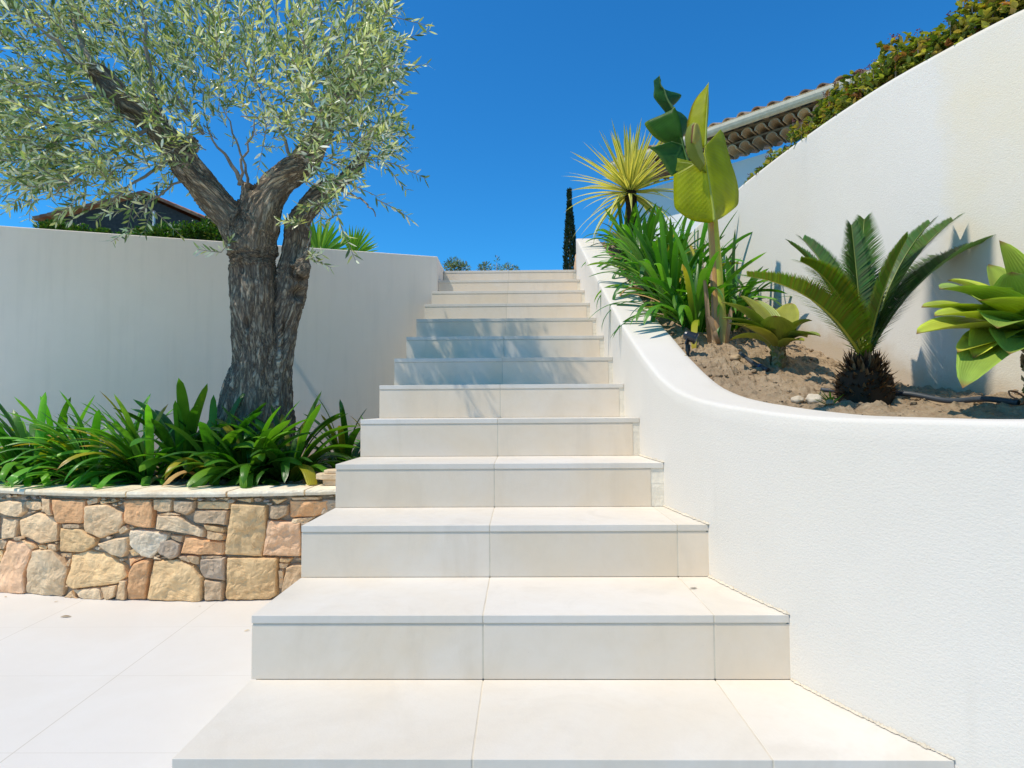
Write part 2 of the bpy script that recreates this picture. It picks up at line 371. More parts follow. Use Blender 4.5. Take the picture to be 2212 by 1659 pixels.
# crumbly mortar bead along the foot of the planter wall
for k in range(0, 4):
    mb = MB()
    for i in range(46):
        t = Y0+k*TR+TR*i/46; r = .0035+.0045*random.random(); cx = wallX(t)-.001; zz = H*(k+1)+.002
        rr = [r*(.6+.6*random.random()) for _ in range(6)]
        vs = [(cx+rr[q]*math.cos(q*1.05), t+rr[q]*1.6*math.sin(q*1.05), zz) for q in range(6)]+[(cx, t, zz+r*.9)]
        mb.add(vs, [(q, (q+1) % 6, 6) for q in range(6)])
    mb.build('mortar_bead', M['grout'], st)
# ------------------------------------------------------------ stone retaining wall (planter left)
SB = np.array([atZ(x, y, 0)[:2] for x, y in [(0, 1275), (140, 1289), (300, 1297), (480, 1298), (600, 1293)]])
cf = np.polyfit(SB[:, 0], SB[:, 1], 2)
def swY(X): return float(np.polyval(cf, X)) if X > -2.7 else float(np.polyval(cf, -2.7)+np.polyval(np.polyder(cf), -2.7)*(X+2.7))
def swhit(x, y):
    dd = ray(x, y); X = -1.3
    lo, hi = 1.5, 6
    for _ in range(50):
        m = (lo+hi)/2; X = dd[0]*m/dd[1]
        if m > swY(max(X, -4.5)): hi = m
        else: lo = m
    return dd[0]*lo/dd[1], dd[2]*lo/dd[1]+EZ
c4 = lambda a, b: (a/2.011/1.3562, (1050+b/2.011)/1.3562)
CR, TN, OR, YT, GY, PK, BR, WH = (.80, .65, .46), (.76, .58, .38), (.76, .47, .26), (.80, .59, .34), (.52, .44, .36), (.80, .55, .37), (.60, .47, .33), (.84, .76, .62)
ST = [(CR, [(0,850),(60,838),(140,850),(150,900),(110,935),(40,920),(0,905)]), (TN, [(160,838),(245,845),(258,885),(215,895),(160,880)]), (TN, [(257,822),(303,828),(322,920),(300,925),(257,880)]),
 (OR, [(310,830),(505,835),(512,900),(500,968),(330,972)]), (TN, [(520,868),(640,860),(725,910),(738,960),(700,1020),(600,1058),(510,1020),(497,985)]), (OR, [(732,836),(893,833),(908,890),(900,998),(820,990),(742,965)]),
 (TN, [(904,832),(1016,828),(1012,903),(950,905),(908,888)]), (BR, [(1026,837),(1148,842),(1146,888),(1100,922),(1026,900)]), (YT, [(1157,846),(1360,845),(1362,886),(1157,884)]),
 (BR, [(1142,894),(1350,896),(1340,978),(1142,963)]), (YT, [(1380,852),(1572,865),(1568,1040),(1543,1168),(1327,1153),(1347,1000)]), (BR, [(1600,867),(1698,862),(1698,915),(1640,948),(1592,938)]),
 (OR, [(1706,837),(1940,837),(1945,890),(1860,930),(1706,938)]), (TN, [(122,952),(230,908),(318,932),(352,985),(343,1072),(260,1088),(132,1044),(117,1000)]), (CR, [(20,942),(108,947),(103,1053),(20,1060)]),
 (YT, [(357,1002),(478,1002),(572,1065),(575,1088),(500,1138),(352,1138)]), (WH, [(772,1012),(860,1008),(996,1036),(988,1080),(898,1172),(832,1163),(772,1090)]), (CR, [(932,922),(1060,928),(1143,987),(1206,1002),(1200,1052),(1060,1020),(924,998)]),
 (YT, [(1206,977),(1328,1000),(1328,1028),(1220,1004)]), (TN, [(1227,1012),(1333,1037),(1323,1070),(1222,1058)]), (BR, [(1012,1042),(1078,1047),(1068,1083),(1012,1060)]), (GY, [(952,1078),(1008,1067),(1064,1095),(1058,1163),(1010,1183),(942,1138)]),
 (OR, [(1087,1047),(1328,1086),(1323,1158),(1067,1146)]), (PK, [(1582,953),(1775,966),(1775,1163),(1552,1158),(1567,1050)]), (CR, [(578,1095),(680,1062),(760,1053),(760,1120),(733,1172),(640,1148)]),
 (PK, [(62,1072),(188,1087),(188,1140),(150,1250),(153,1383),(20,1368),(0,1340),(22,1200)]), (CR, [(207,1132),(320,1122),(408,1230),(403,1260),(370,1402),(158,1383),(168,1240)]), (TN, [(358,1150),(428,1146),(424,1168),(362,1163)]),
 (YT, [(433,1157),(520,1132),(640,1160),(738,1220),(757,1280),(690,1325),(440,1352),(408,1320)]), (CR, [(433,1362),(600,1347),(617,1420),(500,1420)]), (TN, [(604,1345),(696,1332),(680,1400),(640,1423),(623,1420)]), (TN, [(703,1300),(750,1300),(743,1423),(688,1420)]),
 (OR, [(767,1260),(800,1202),(860,1182),(893,1192),(878,1260),(853,1423),(747,1423),(753,1340)]), (YT, [(908,1192),(1050,1182),(1138,1222),(1192,1290),(1192,1428),(868,1420),(888,1300)]), (TN, [(1107,1162),(1178,1162),(1173,1213),(1140,1203)]),
 (GY, [(1187,1182),(1333,1172),(1328,1308),(1202,1293),(1178,1250)]), (BR, [(1207,1307),(1318,1312),(1318,1423),(1207,1423)]), (YT, [(1347,1173),(1638,1174),(1633,1388),(1600,1412),(1332,1418)]), (CR, [(1648,1207),(1700,1210),(1690,1233),(1648,1233)]),
 (CR, [(1648,1242),(1672,1242),(1665,1350),(1648,1358)]), (BR, [(1692,1232),(1730,1212),(1800,1212),(1800,1330),(1700,1410),(1662,1370)]), (YT, [(1652,1177),(1723,1180),(1700,1200),(1652,1195)]), (TN, [(107,1062),(190,1092),(218,1110),(200,1122),(110,1066)]),
 (YT, [(227,1097),(288,1107),(280,1125),(235,1115)]), (CR, [(292,1092),(338,1097),(343,1130),(297,1128)]), (YT, [(767,1130),(800,1122),(823,1153),(790,1163)]), (BR, [(362,977),(488,977),(480,998),(367,995)]), (CR, [(702,1010),(738,982),(758,1008),(712,1036)]),
 (TN, [(917,917),(1000,908),(1085,918),(1030,920)]), (CR, [(912,1162),(958,1180),(912,1175)]), (TN, [(512,842),(578,818),(573,850),(522,862)]), (YT, [(592,842),(688,847),(600,858)]), (TN, [(1092,817),(1148,822),(1148,833)]), (TN, [(1282,827),(1348,822),(1340,838)]),
 (YT, [(1392,832),(1488,827),(1483,848)]), (YT, [(1602,832),(1688,832),(1640,858)]), (TN, [(1712,822),(1890,818),(1890,830),(1712,832)]), (CR, [(1722,947),(1856,936),(1800,973),(1714,964)]), (OR, [(765,1180),(838,1172),(850,1178),(795,1198),(772,1225)]),
 (BR, [(0,1068),(52,1072),(30,1120),(0,1120)]), (YT, [(0,1130),(20,1130),(14,1190),(0,1200)]), (TN, [(412,1180),(425,1180),(410,1225),(395,1215)]), (TN, [(380,1405),(420,1362),(440,1400),(470,1420),(385,1412)]), (BR, [(1060,1165),(1098,1162),(1130,1200),(1075,1180)]),
 (BR, [(1185,1165),(1322,1164),(1322,1169),(1185,1176)]), (GY, [(1780,966),(1980,960),(1980,1160),(1782,1163)])]
sw = thing('stone_wall', 'low curved retaining wall of golden sandstone rubble with pale coping slabs', 'wall', (-1.5, swY(-1.5), 0))
ZT = .468
mb = MB(); xs_ = np.linspace(-4.6, -.69, 60); vs = []
for X in xs_: vs += [(X, swY(X)+.018, -.01), (X, swY(X)+.018, ZT-.003), (X, swY(X)+.24, ZT-.003), (X, swY(X)+.24, -.01)]
fs = [(i*4+j, (i+1)*4+j, (i+1)*4+j+1, i*4+j+1) for i in range(59) for j in range(3)]
mb.add(vs, fs); mb.build('mortar_core', M['wallmortar'], sw)
def stone(mb, pts2, col, seed):   # pts2: list of (X,Z)
    rnd = random.Random(seed); p = np.array(pts2); 
    # resample outline
    q = np.vstack([p, p[:1]]); L = np.concatenate([[0], np.cumsum(np.linalg.norm(np.diff(q, axis=0), axis=1))]); m = max(14, int(L[-1]/.016)); t = np.linspace(0, L[-1], m, endpoint=False)
    ring = np.stack([np.interp(t, L, q[:, 0]), np.interp(t, L, q[:, 1])], 1)
    r2 = ring.copy()
    for _ in range(0): r2 = .25*np.roll(r2, 1, 0)+.5*r2+.25*np.roll(r2, -1, 0)
    r2 += np.array([[.0022*nz(a*60, b*60, seed), .0022*nz(a*60, b*60, seed+9)] for a, b in r2])
    c = r2.mean(0); size = min(np.ptp(p[:, 0]), np.ptp(p[:, 1])); tx, tz = rnd.uniform(-.06, .06), rnd.uniform(-.1, .1); pro = rnd.uniform(.0, .012)+min(.010, size*.06)
    rows = []; vs = []; cols = []
    edge = min(.0035/max(size*.5, .012), .3)
    for s_, dep in [(1.0, .03), (.995, .012), (1-edge, 0), (1-edge*1.8, -.003), (.86, -.005), (.76, -.006), (.66, -.006), (.56, -.007), (.46, -.007), (.36, -.007), (.25, -.007), (.13, -.007)]:
        for a, b in r2:
            X = c[0]+(a-c[0])*s_; Z = c[1]+(b-c[1])*s_
            dd = dep
            if dep <= 0: dd = dep*min(1, size/.08)-pro*.6+tx*(X-c[0])+tz*(Z-c[1])+.009*fbm(X*14, Z*14, seed)-.012*max(0, .5-noise.voronoi(Vector((X*16+seed, Z*16, seed)))[0][0])+.0022*fbm(X*60, Z*60, seed)
            vs.append((X, swY(X)+dd, max(Z, .001)))
            cols.append(col)
    vs.append((c[0], swY(c[0])-pro*.6-.01, c[1])); cols.append(col)
    fs = [(i*m+j, i*m+(j+1) % m, (i+1)*m+(j+1) % m, (i+1)*m+j) for i in range(11) for j in range(m)]+[(11*m+j, 11*m+(j+1) % m, 12*m) for j in range(m)]
    mb.add(vs, fs, cols)
mb = MB(); allp = []
for i, (col, pl) in enumerate(ST):
    w_ = [swhit(*c4(a, b)) for a, b in pl]
    cx_ = sum(x for x, z in w_)/len(w_); cz_ = sum(z for x, z in w_)/len(w_); gr_ = .0025
    w_ = [(x+gr_*np.sign(x-cx_), z+gr_*np.sign(z-cz_)) for x, z in w_]
    w_ = [(x, min(z, ZT-.004)) for x, z in w_]; j = 1.06+random.uniform(-.12, .12)
    col = (col[0]*j*1.03, col[1]*j*.96, col[2]*j*.86); allp.append((col, w_)); stone(mb, w_, col, i*3.7)
for i, (c0_, x0, x1, z0, z1) in enumerate([(YT, -.97, -.83, .20, .36), (TN, -.82, -.715, .22, .37), (PK, -.96, -.85, .02, .185), (CR, -.84, -.715, .02, .12), (OR, -.84, -.715, .13, .21), (BR, -.93, -.82, .375, .45), (TN, -.81, -.715, .38, .45)]):
    if x0 < -.95: x0 = max(x0, max(x for cc, w2 in allp for x, z in w2 if z0 < z < z1 and x < -.6)+.008 if any(z0 < z < z1 for cc, w2 in allp for x, z in w2) else x0)
    if x1-x0 > .03: w2 = [(x0, z0), (x1, z0+.01), (x1-.005, z1), ((x0+x1)/2, z1-.008), (x0+.004, z1-.002)]; allp.append((c0_, w2)); stone(mb, w2, c0_, i*2.3+900)
x_ref = swhit(*c4(0, 1100))[0]
for i, (col, w_) in enumerate(allp):    # wall carries on to the left, outside the picture
    m_ = [(2*x_ref-x-.01, z) for x, z in w_][::-1]
    if min(a for a, b in m_) > -4.5: stone(mb, m_, col, i*5.1+400)
# small packing chips in the joints
from itertools import product
def inside(x, z, pl):
    r = False; n = len(pl); j = n-1
    for i in range(n):
        if (pl[i][1] > z) != (pl[j][1] > z) and x < (pl[j][0]-pl[i][0])*(z-pl[i][1])/(pl[j][1]-pl[i][1]+1e-12)+pl[i][0]: r = not r
        j = i
    return r
cnt = 0
for t in range(3500):
    x = random.uniform(x_ref, -.72); z = random.uniform(.015, ZT-.01); r = random.uniform(.006, .016)
    if any(inside(x+dx*r*1.5, z+dz*r*.8, pl) for _, pl in allp for dx, dz in ((0, 0), (1, 0), (-1, 0), (0, 1), (0, -1))): continue
    n_ = 6; pl = [(x+r*1.7*math.cos(q*6.283/n_)*random.uniform(.7, 1.1), z+r*.75*math.sin(q*6.283/n_)*random.uniform(.7, 1.1)) for q in range(n_)]
    col = random.choice([CR, TN, YT, BR, GY]); allp.append((col, pl)); stone(mb, pl, tuple(q*.85 for q in col), t); cnt += 1
    if cnt > 150: break
mb.build('stonework', M['rock'], sw, smooth=False)
# coping slabs
edges = [-4.6, -4.0, -3.4, -2.95, -2.35, -1.80, -1.335, -.995, -.712]
for i in range(len(edges)-1):
    a, b = edges[i]+.004, edges[i+1]-.004; m = 14; mb = MB(); vs = []; cc = random.choice([(.88, .77, .57), (.90, .80, .61), (.86, .74, .53)])
    for X in np.linspace(a, b, m):
        e = .006*nz(X*22, i)+.004*nz(X*70, i); y0 = swY(X)-.022+e; y1 = swY(X)+.215+.004*nz(X*9, i, 3)
        zt = .492+.0015*nz(X*8, i)
        vs += [(X, y0+.004, ZT), (X, y0, ZT+.012), (X, y0+.001+.003*nz(X*60), zt-.008), (X, y0+.006, zt), (X, (y0+y1)/2, zt+.0015), (X, y1, zt), (X, y1, ZT)]
    fs = [(q*7+j, (q+1)*7+j, (q+1)*7+j+1, q*7+j+1) for q in range(m-1) for j in range(6)]+[tuple(range(7)), tuple((m-1)*7+j for j in range(7))[::-1]]
    mb.add(vs, fs, cc); mb.build('coping_slab', M['cope'], sw)

# ------------------------------------------------------------ soil beds
def soilgrid(name, A, B, za, zb, nu, nv, lump, mat, seed, stones=0):
    """A,B: functions u->(x,y) for the two long edges; za,zb: their heights"""
    mb = MB(); vs = []; 
    for i in range(nu):
        u = i/(nu-1); a = A(u); b = B(u); z0, z1 = za(u), zb(u)
        for j in range(nv):
            v = j/(nv-1); x = a[0]*(1-v)+b[0]*v; y = a[1]*(1-v)+b[1]*v; z = z0*(1-v)+z1*v
            e = min(1, 6*v+.3)
            cl = max(0, fbm(x*26, y*26, seed, 3)-.05); z += lump*e*(.6*fbm(x*5, y*5, seed)+1.5*cl+.35*fbm(x*80, y*80, seed, 2))
            vs.append((x, y, z))
    fs = [(i*nv+j, (i+1)*nv+j, (i+1)*nv+j+1, i*nv+j+1) for i in range(nu-1) for j in range(nv-1)]
    mb.add(vs, fs)
    V = np.array(vs)
    for _ in range(stones):   # clods and pebbles lying in the soil
        p = V[random.randrange(len(V))]; r = random.choice([.004, .005, .006, .008, .011])*random.uniform(.7, 1.3)
        addrock(mb, p+np.array([random.uniform(-.01, .01), random.uniform(-.01, .01), r*.3]), r)
    return mb
ICO = None
def addrock(mb, c, r, sq=.7, sub=1, seed=None, col=(1, 1, 1)):
    global ICO
    import bmesh
    if ICO is None: ICO = {}
    if sub not in ICO:
        bm = bmesh.new(); bmesh.ops.create_icosphere(bm, subdivisions=sub, radius=1); ICO[sub] = ([np.array(v.co) for v in bm.verts], [tuple(v.index for v in f.verts) for f in bm.faces]); bm.free()
    V, Fc = ICO[sub]; s = seed if seed is not None else random.uniform(0, 99); ang = random.uniform(0, 6.28); ca, sa = math.cos(ang), math.sin(ang); sx = random.uniform(.8, 1.4)
    vs = []
    for v in V:
        q = v*(1+.45*nz(v[0]*1.3+s, v[1]*1.3, v[2]*1.3)+(.12*nz(v[0]*5+s, v[1]*5, v[2]*5) if sub > 1 else 0)); q = np.array([q[0]*sx, q[1], q[2]*sq]); vs.append(c+r*np.array([q[0]*ca-q[1]*sa, q[0]*sa+q[1]*ca, q[2]]))
    mb.add(vs, Fc, col)

IY = inn[:, 1]; 
iu = lambda u: (float(np.interp(u, np.linspace(0, 1, len(inn)), inn[:, 0])), float(np.interp(u, np.linspace(0, 1, len(inn)), inn[:, 1])))
hu = lambda u: (float(np.interp(u, np.linspace(.06, 1, len(HP)), HP[:, 0]+.02)), float(np.interp(u, np.linspace(.06, 1, len(HP)), HP[:, 1]+.01)))
zi = lambda u: float(np.interp(u, np.linspace(0, 1, len(wz)), wz))-.022
def zh(u):
    yy = hu(u)[1]; return float(np.interp(yy, [1.2, 1.9, 2.32, 2.8, 3.4, 4.6, 5.4], [.85, .87, .925, 1.10, 1.40, 1.95, 2.2]))
mb = soilgrid('soil', iu, hu, zi, zh, 330, 110, .019, M['soil'], 3.3, 900)
SV = np.array(mb.v[:330*110]); tag(mb.build('planting_soil', M['soil']), kind='structure')
def soilz(x, y):
    i = np.argmin((SV[:, 0]-x)**2+(SV[:, 1]-y)**2); return float(SV[i, 2])
A2 = lambda u: (-4.6+3.89*u, swY(-4.6+3.89*u)+.20)
def B2(u):
    X = -4.6+3.89*u; return (X, L0[1]+(X-L0[0])*d[1]/d[0]+.02)
mb = soilgrid('soil', A2, B2, lambda u: .475, lambda u: .50, 260, 110, .022, M['soil'], 8.1, 350)
tag(mb.build('tree_bed_soil', M['soil']), kind='structure')
# fill under the left bed, closing its end towards the stairs
mb = MB(); mb.box((-.70, swY(-.7)+.02, 0), (-.69, 5.0, .46)); 

# ------------------------------------------------------------ strap-leaved plants
def blade(mb, base, az, L, W, e0, bend, segs=9, fold=.25, c0=(.03, .09, .01), c1=None, ct=None, p=1.4, prof=None, twist=0., roll=0., nc=3, colf=None, thick=0):
    base = np.array(base, float); dh = np.array([math.cos(az), math.sin(az), 0]); side0 = np.array([-math.sin(az), math.cos(az), 0])
    pts = [base]; tg = []; ds = L/segs
    for i in range(segs):
        e = e0-bend*((i+.5)/segs)**p; t = dh*math.cos(e)+np.array([0, 0, math.sin(e)]); tg.append(t); pts.append(pts[-1]+t*ds)
    tg.append(tg[-1]); vs = []; cols = []; uv = []
    for i, q in enumerate(pts):
        s = i/segs; t = tg[i]; tw = roll+twist*s
        N_ = np.cross(t, side0); sd = side0*math.cos(tw)+N_*math.sin(tw); nn = np.cross(sd, t)
        w_ = W*(prof(s) if prof else (min(1, .5+1.6*s)*(1-s**6)**.55 if s < .999 else .0))
        for j in range(nc):
            a = -1+2*j/(nc-1); vs.append(q+sd*a*w_*.5+nn*(fold*w_*.5*(abs(a)**1.3)*-1 if thick else fold*w_*.5*abs(a)))
            if colf: cols.append(colf(a, s))
            else:
                b = c1 or c0; m_ = min(1, s*1.2); cc = tuple(c0[x_]*(1-m_)+b[x_]*m_ for x_ in range(3))
                if ct and s > .86: cc = ct
                cols.append(cc)
            uv.append((a*.5+.5, s))
    fs = [(i*nc+j, i*nc+j+1, (i+1)*nc+j+1, (i+1)*nc+j) for i in range(segs) for j in range(nc-1)]
    mb.add(vs, fs, cols, uv)
def bez(a, b, c, n): t = np.linspace(0, 1, n)[:, None]; return a*(1-t)**2+2*b*t*(1-t)+c*t*t
def bladeTo(mb, A, B, ctl, W, prof, colf, nc=5, segs=12, fold=.3, up=(0, 0, 1), thick=0.):
    A, B, K = map(lambda q: np.array(q, float), (A, B, ctl)); P_ = bez(A, K, B, segs+1); vs = []; cols = []; uv = []
    for i, q in enumerate(P_):
        t = P_[min(i+1, segs)]-P_[max(i-1, 0)]; t /= np.linalg.norm(t); u = np.array(up, float); sd = np.cross(t, u); sd /= np.linalg.norm(sd)+1e-9; nn = np.cross(sd, t); s = i/segs; w_ = W*prof(s)
        for j in range(nc):
            a = -1+2*j/(nc-1); vs.append(q+sd*a*w_*.5+nn*fold*w_*.5*abs(a)**1.5); cols.append(colf(a, s)); uv.append((a*.5+.5, s))
    fs = [(i*nc+j, i*nc+j+1, (i+1)*nc+j+1, (i+1)*nc+j) for i in range(segs) for j in range(nc-1)]
    if thick:
        m = len(vs); vs2 = []
        for i, q in enumerate(P_):
            s = i/segs; t = P_[min(i+1, segs)]-P_[max(i-1, 0)]; t /= np.linalg.norm(t); sd = np.cross(t, np.array(up, float)); sd /= np.linalg.norm(sd)+1e-9; nn = np.cross(sd, t)
            for j in range(nc):
                a = -1+2*j/(nc-1); vs2.append(np.array(vs[i*nc+j])-nn*thick*(1-s*.8)*(1-abs(a)**2))
        fs = fs+[tuple(m+k_ for k_ in f)[::-1] for f in fs]; vs = vs+vs2; cols = cols*2; uv = uv*2
    mb.add(vs, fs, cols, uv)

GR = [(.035, .115, .010), (.05, .15, .012), (.07, .19, .016), (.03, .095, .010), (.10, .23, .02)]
def clump(label, group, x, y, z, n, L, W, lean=0., spread=1., seed=0, parentname='agapanthus', yel=.06, az0=0, bright=1., side=None, cat='plant', cap=False):
    rnd = random.Random(seed); o = thing(parentname, label, cat, (x, y, z), group); mb = MB(); mb2 = MB()
    for i in range(n):
        az = rnd.uniform(0, 2*math.pi); r = rnd.random()
        if side is not None and rnd.random() < .7: az = side+rnd.uniform(-1.1, 1.1)
        k = i/n; e0 = 1.50-.90*k*spread+rnd.uniform(-.12, .12); bend = ((.80 if cap else .55)+2.1*k*spread)*rnd.uniform(.75, 1.2)
        l = L*rnd.uniform(.8, 1.1)*(1-.12*k); c = rnd.choice(GR); c = tuple(q*bright*rnd.uniform(.85, 1.15) for q in c)
        ct = None; c1 = tuple(q*1.15 for q in c)
        if rnd.random() < yel: c1 = (.42, .36, .03); ct = (.45, .28, .05)
        b = (x+.035*math.cos(az)*r+rnd.uniform(-.02, .02), y+.035*math.sin(az)*r+rnd.uniform(-.02, .02), z-.03)
        dry = rnd.random() < .03
        if dry: blade(mb2, b, az, l*.8, W*.7, e0*.8, bend*1.4, 9, .5, (.42, .25, .09), (.5, .33, .14), p=1.2)
        else: blade(mb, b, az, l, W*rnd.uniform(.75, 1.15), e0, bend, 14, rnd.uniform(.12, .45), c, c1, ct, p=rnd.uniform(1.1, 1.9), twist=rnd.uniform(-.5, .5), roll=rnd.uniform(-.15, .15))
    if cap:
        for q in (mb, mb2):
            V_ = np.array(q.v); 
            for i in range(0, len(V_)):
                x_, y_, z_ = V_[i]
                if y_ < swY(x_)-.03 and z_ < .52: q.v[i] = (x_, swY(x_)-.03+(y_-swY(x_)+.03)*.15, max(z_, .497+.12*(z_ < .497)*0))
                elif z_ < .496 and y_ < swY(x_)+.21: q.v[i] = (x_, y_, .498)
    mb.build('leaves', M['strap'], o, smooth=True)
    if mb2.v: mb2.build('dry_leaves', M['dry'], o, smooth=True)
    return o
def soilpt(px, py, Y):
    p = atY(px, py, Y); return p
GL = 'strap-leaved plants in the bed behind the stone wall'
Lp = [  # px, Y, n, L, W, label, seed, side
 (-30, 3.50, 50, .44, .037, 'narrow-leaved clump cut by the left edge of the picture, above the coping', 1, 3.4), (70, 3.20, 66, .52, .037, 'bright narrow-leaved clump near the left edge, its yellowed tips hanging over the coping', 12, 3.4), (120, 3.60, 46, .52, .038, 'upright clump farthest back on the left, against the grey wall', 2, None),
 (200, 3.19, 66, .50, .037, 'arching narrow-leaved clump in the middle of the coping between two others', 3, 3.6), (275, 3.58, 44, .54, .030, 'slender upright clump behind the spilling leaves, left of the broad-leaved plants', 4, None),
 (318, 3.19, 62, .50, .038, 'narrow-leaved clump over the coping just left of the tallest broad-leaved clump', 5, 3.6), (398, 3.34, 40, .60, .058, 'tallest broad-leaved clump left of the olive trunk', 6, None),
 (462, 3.22, 36, .52, .058, 'broad-leaved clump in front of the left side of the olive trunk', 7, None), (540, 3.14, 40, .46, .058, 'dark broad-leaved clump at the very foot of the olive trunk', 8, None),
 (622, 3.22, 40, .52, .058, 'broad-leaved clump in front of the right side of the olive trunk', 9, None), (745, 3.72, 28, .50, .040, 'smaller dark clump between the olive tree and the staircase', 10, None), (812, 4.40, 12, .40, .03, 'few leaves poking up behind the step edges near the grey wall', 11, None)]
for px, Y, n, L, W, lab, sd, side in Lp:
    X = atY(px, 1000, Y)[0]
    clump(lab, GL, X, Y, .485, int(n*1.2), L*1.04, W, seed=sd, side=side, bright=2.0 if W < .04 else 1.15, spread=1. if W < .04 else .85, yel=.14 if W < .04 else .06, cap=True)
GRr = 'agapanthus clumps in the white-walled planter'
Rp = [(1502, 660, 3.02, 40, .50, .030, 'nearest strap-leaved clump beside the garden spotlight', 21), (1448, 640, 3.28, 38, .52, .03, 'strap-leaved clump arching far over the white rim', 22), (1415, 0, 3.68, 40, .48, .03, 'strap-leaved clump in the middle of the planter row', 23),
      (1390, 0, 4.10, 38, .46, .03, 'strap-leaved clump in front of the striped palm-like plant stem', 24), (1372, 0, 4.55, 38, .44, .03, 'second farthest strap-leaved clump up the planter', 25), (1352, 0, 5.0, 34, .42, .03, 'farthest strap-leaved clump at the top end of the planter rim', 26),
      (1575, 0, 3.12, 26, .46, .024, 'clump behind the banana stem against the white wall', 27), (1500, 0, 3.65, 34, .52, .03, 'tall clump behind the big yellow-green banana leaf', 28), (1455, 0, 4.2, 34, .5, .03, 'clump against the end of the white wall, behind the others', 29)]
for px, py, Y, n, L, W, lab, sd in Rp:
    X = atY(px, 600, Y)[0]; zz = soilz(X, Y)
    clump(lab, GRr, X, Y, zz+.01, int(n*1.55), L*1.05, W*1.05, seed=sd, side=None, bright=1.35, yel=.06)
#PART2
# ------------------------------------------------------------ olive tree
RNG2 = random.Random(11)
tb = atY(555, 1000, 3.5); ot = thing('olive_tree', 'old olive tree with gnarled forked trunk and silvery green crown in the left bed', 'tree', (tb[0], 3.5, .48))
def pth(L, Y=3.5): return [(atY(q[0], q[1], (q[3] if len(q) > 3 else Y)), q[2]*PX(q[3] if len(q) > 3 else Y)) for q in L]
LIMBS = [
 [(549,1040,80),(548,960,70),(548,880,56),(551,820,51),(554,760,49),(548,700,45),(545,640,44),(543,585,44),(541,535,48),(541,500,44)],
 [(541,540,50),(522,505,42),(495,465,35,3.47),(460,425,32,3.44),(418,376,31,3.4),(375,320,29,3.36),(334,267,27,3.3),(290,232,25,3.26),(250,200,23,3.2),(215,160,22,3.16),(203,150,20,3.15)],
 [(541,540,50),(556,490,43),(568,440,36),(590,405,32),(620,378,30),(652,362,27),(675,330,24,3.55),(695,285,23,3.6),(712,245,22,3.65),(738,215,21,3.7),(765,180,19,3.75),(785,150,15,3.8)],
 [(541,500,36),(540,450,25),(541,420,22),(543,402,22)],
 [(575,1040,64,3.54),(580,930,52,3.54),(584,860,42,3.54),(590,800,37,3.54),(603,740,32,3.56),(620,680,28,3.58),(628,640,30,3.58),(630,600,30,3.58),(638,560,28,3.6),(641,525,27,3.6),(642,490,25,3.6),(655,460,25,3.6),(680,430,20,3.62),(715,405,16,3.66),(750,385,13,3.7),(790,330,10,3.75),(810,280,7,3.8)],
 [(532,760,22,3.5),(516,810,22,3.47),(509,860,26,3.45),(502,920,32,3.44),(495,1000,38,3.45)],
 [(350,262,16,3.3),(338,232,12,3.3),(330,205,8,3.3)], [(395,330,20,3.38),(412,315,15,3.36),(420,300,9,3.36)], [(645,585,20,3.5),(655,572,13,3.5),(660,562,7,3.5)],
]
tm = MB(); SEG = []
for Lm in LIMBS:
    q = pth(Lm); pts = np.array([p for p, r in q]); rs = np.array([r for p, r in q]); m = len(pts); t = np.linspace(0, m-1, m*4)
    pts = np.stack([np.interp(t, range(m), pts[:, k]) for k in range(3)], 1); rs = np.interp(t, range(m), rs)
    for _ in range(2): pts[1:-1] = .25*pts[:-2]+.5*pts[1:-1]+.25*pts[2:]
    tm.tube(pts, rs, 20); s0_ = np.concatenate([[0], np.cumsum(np.linalg.norm(np.diff(pts, axis=0), axis=1))]); SEG += [(pts[i], rs[i], s0_[i]) for i in range(len(pts))]
me = bpy.data.meshes.new('tmp'); me.from_pydata(tm.v, [], tm.f); to = bpy.data.objects.new('tmp', me); C.objects.link(to)
rm = to.modifiers.new('r', 'REMESH'); rm.mode = 'VOXEL'; rm.voxel_size = .0068
dg = bpy.context.evaluated_depsgraph_get(); ev = to.evaluated_get(dg); m2 = bpy.data.meshes.new_from_object(ev); bpy.data.objects.remove(to)
nv = len(m2.vertices); co = np.zeros(nv*3, np.float32); m2.vertices.foreach_get('co', co); co = co.reshape(-1, 3).astype(float)
no = np.zeros(nv*3, np.float32); m2.vertices.foreach_get('normal', no) if hasattr(m2.vertices[0], 'normal') else None; no = no.reshape(-1, 3).astype(float)
holes = [(593,610,3.33,.030,.085,.055),(632,628,3.44,.028,.035,.07),(563,672,3.3,.022,.03,.03),(563,745,3.28,.03,.035,.035),(512,572,3.33,.016,.05,.028),(560,690,3.3,.012,.08,.02),(578,520,3.36,.02,.03,.02),(520,700,3.3,.012,.05,.018),(596,720,3.38,.010,.16,.03),(545,405,3.44,.03,.02,.03)]
HO = [(atY(a, b, c_), w1, w2, dp) for a, b, c_, w1, w2, dp in holes]
SP_ = np.array([q[0] for q in SEG]); SR_ = np.array([q[1] for q in SEG]); SS_ = np.array([q[2] for q in SEG]); BK = np.zeros((nv, 3))
for a0_ in range(0, nv, 4000):
    D_ = np.linalg.norm(co[a0_:a0_+4000, None, :]-SP_[None], axis=2); W_ = np.exp(-(D_/SR_[None]-(D_/SR_[None]).min(1, keepdims=True))*14); W_ /= W_.sum(1, keepdims=True)
    cc0 = W_@SP_; ss0 = W_@SS_; BK[a0_:a0_+4000] = co[a0_:a0_+4000]-cc0+np.stack([ss0*0, ss0*0, ss0*.24], 1)
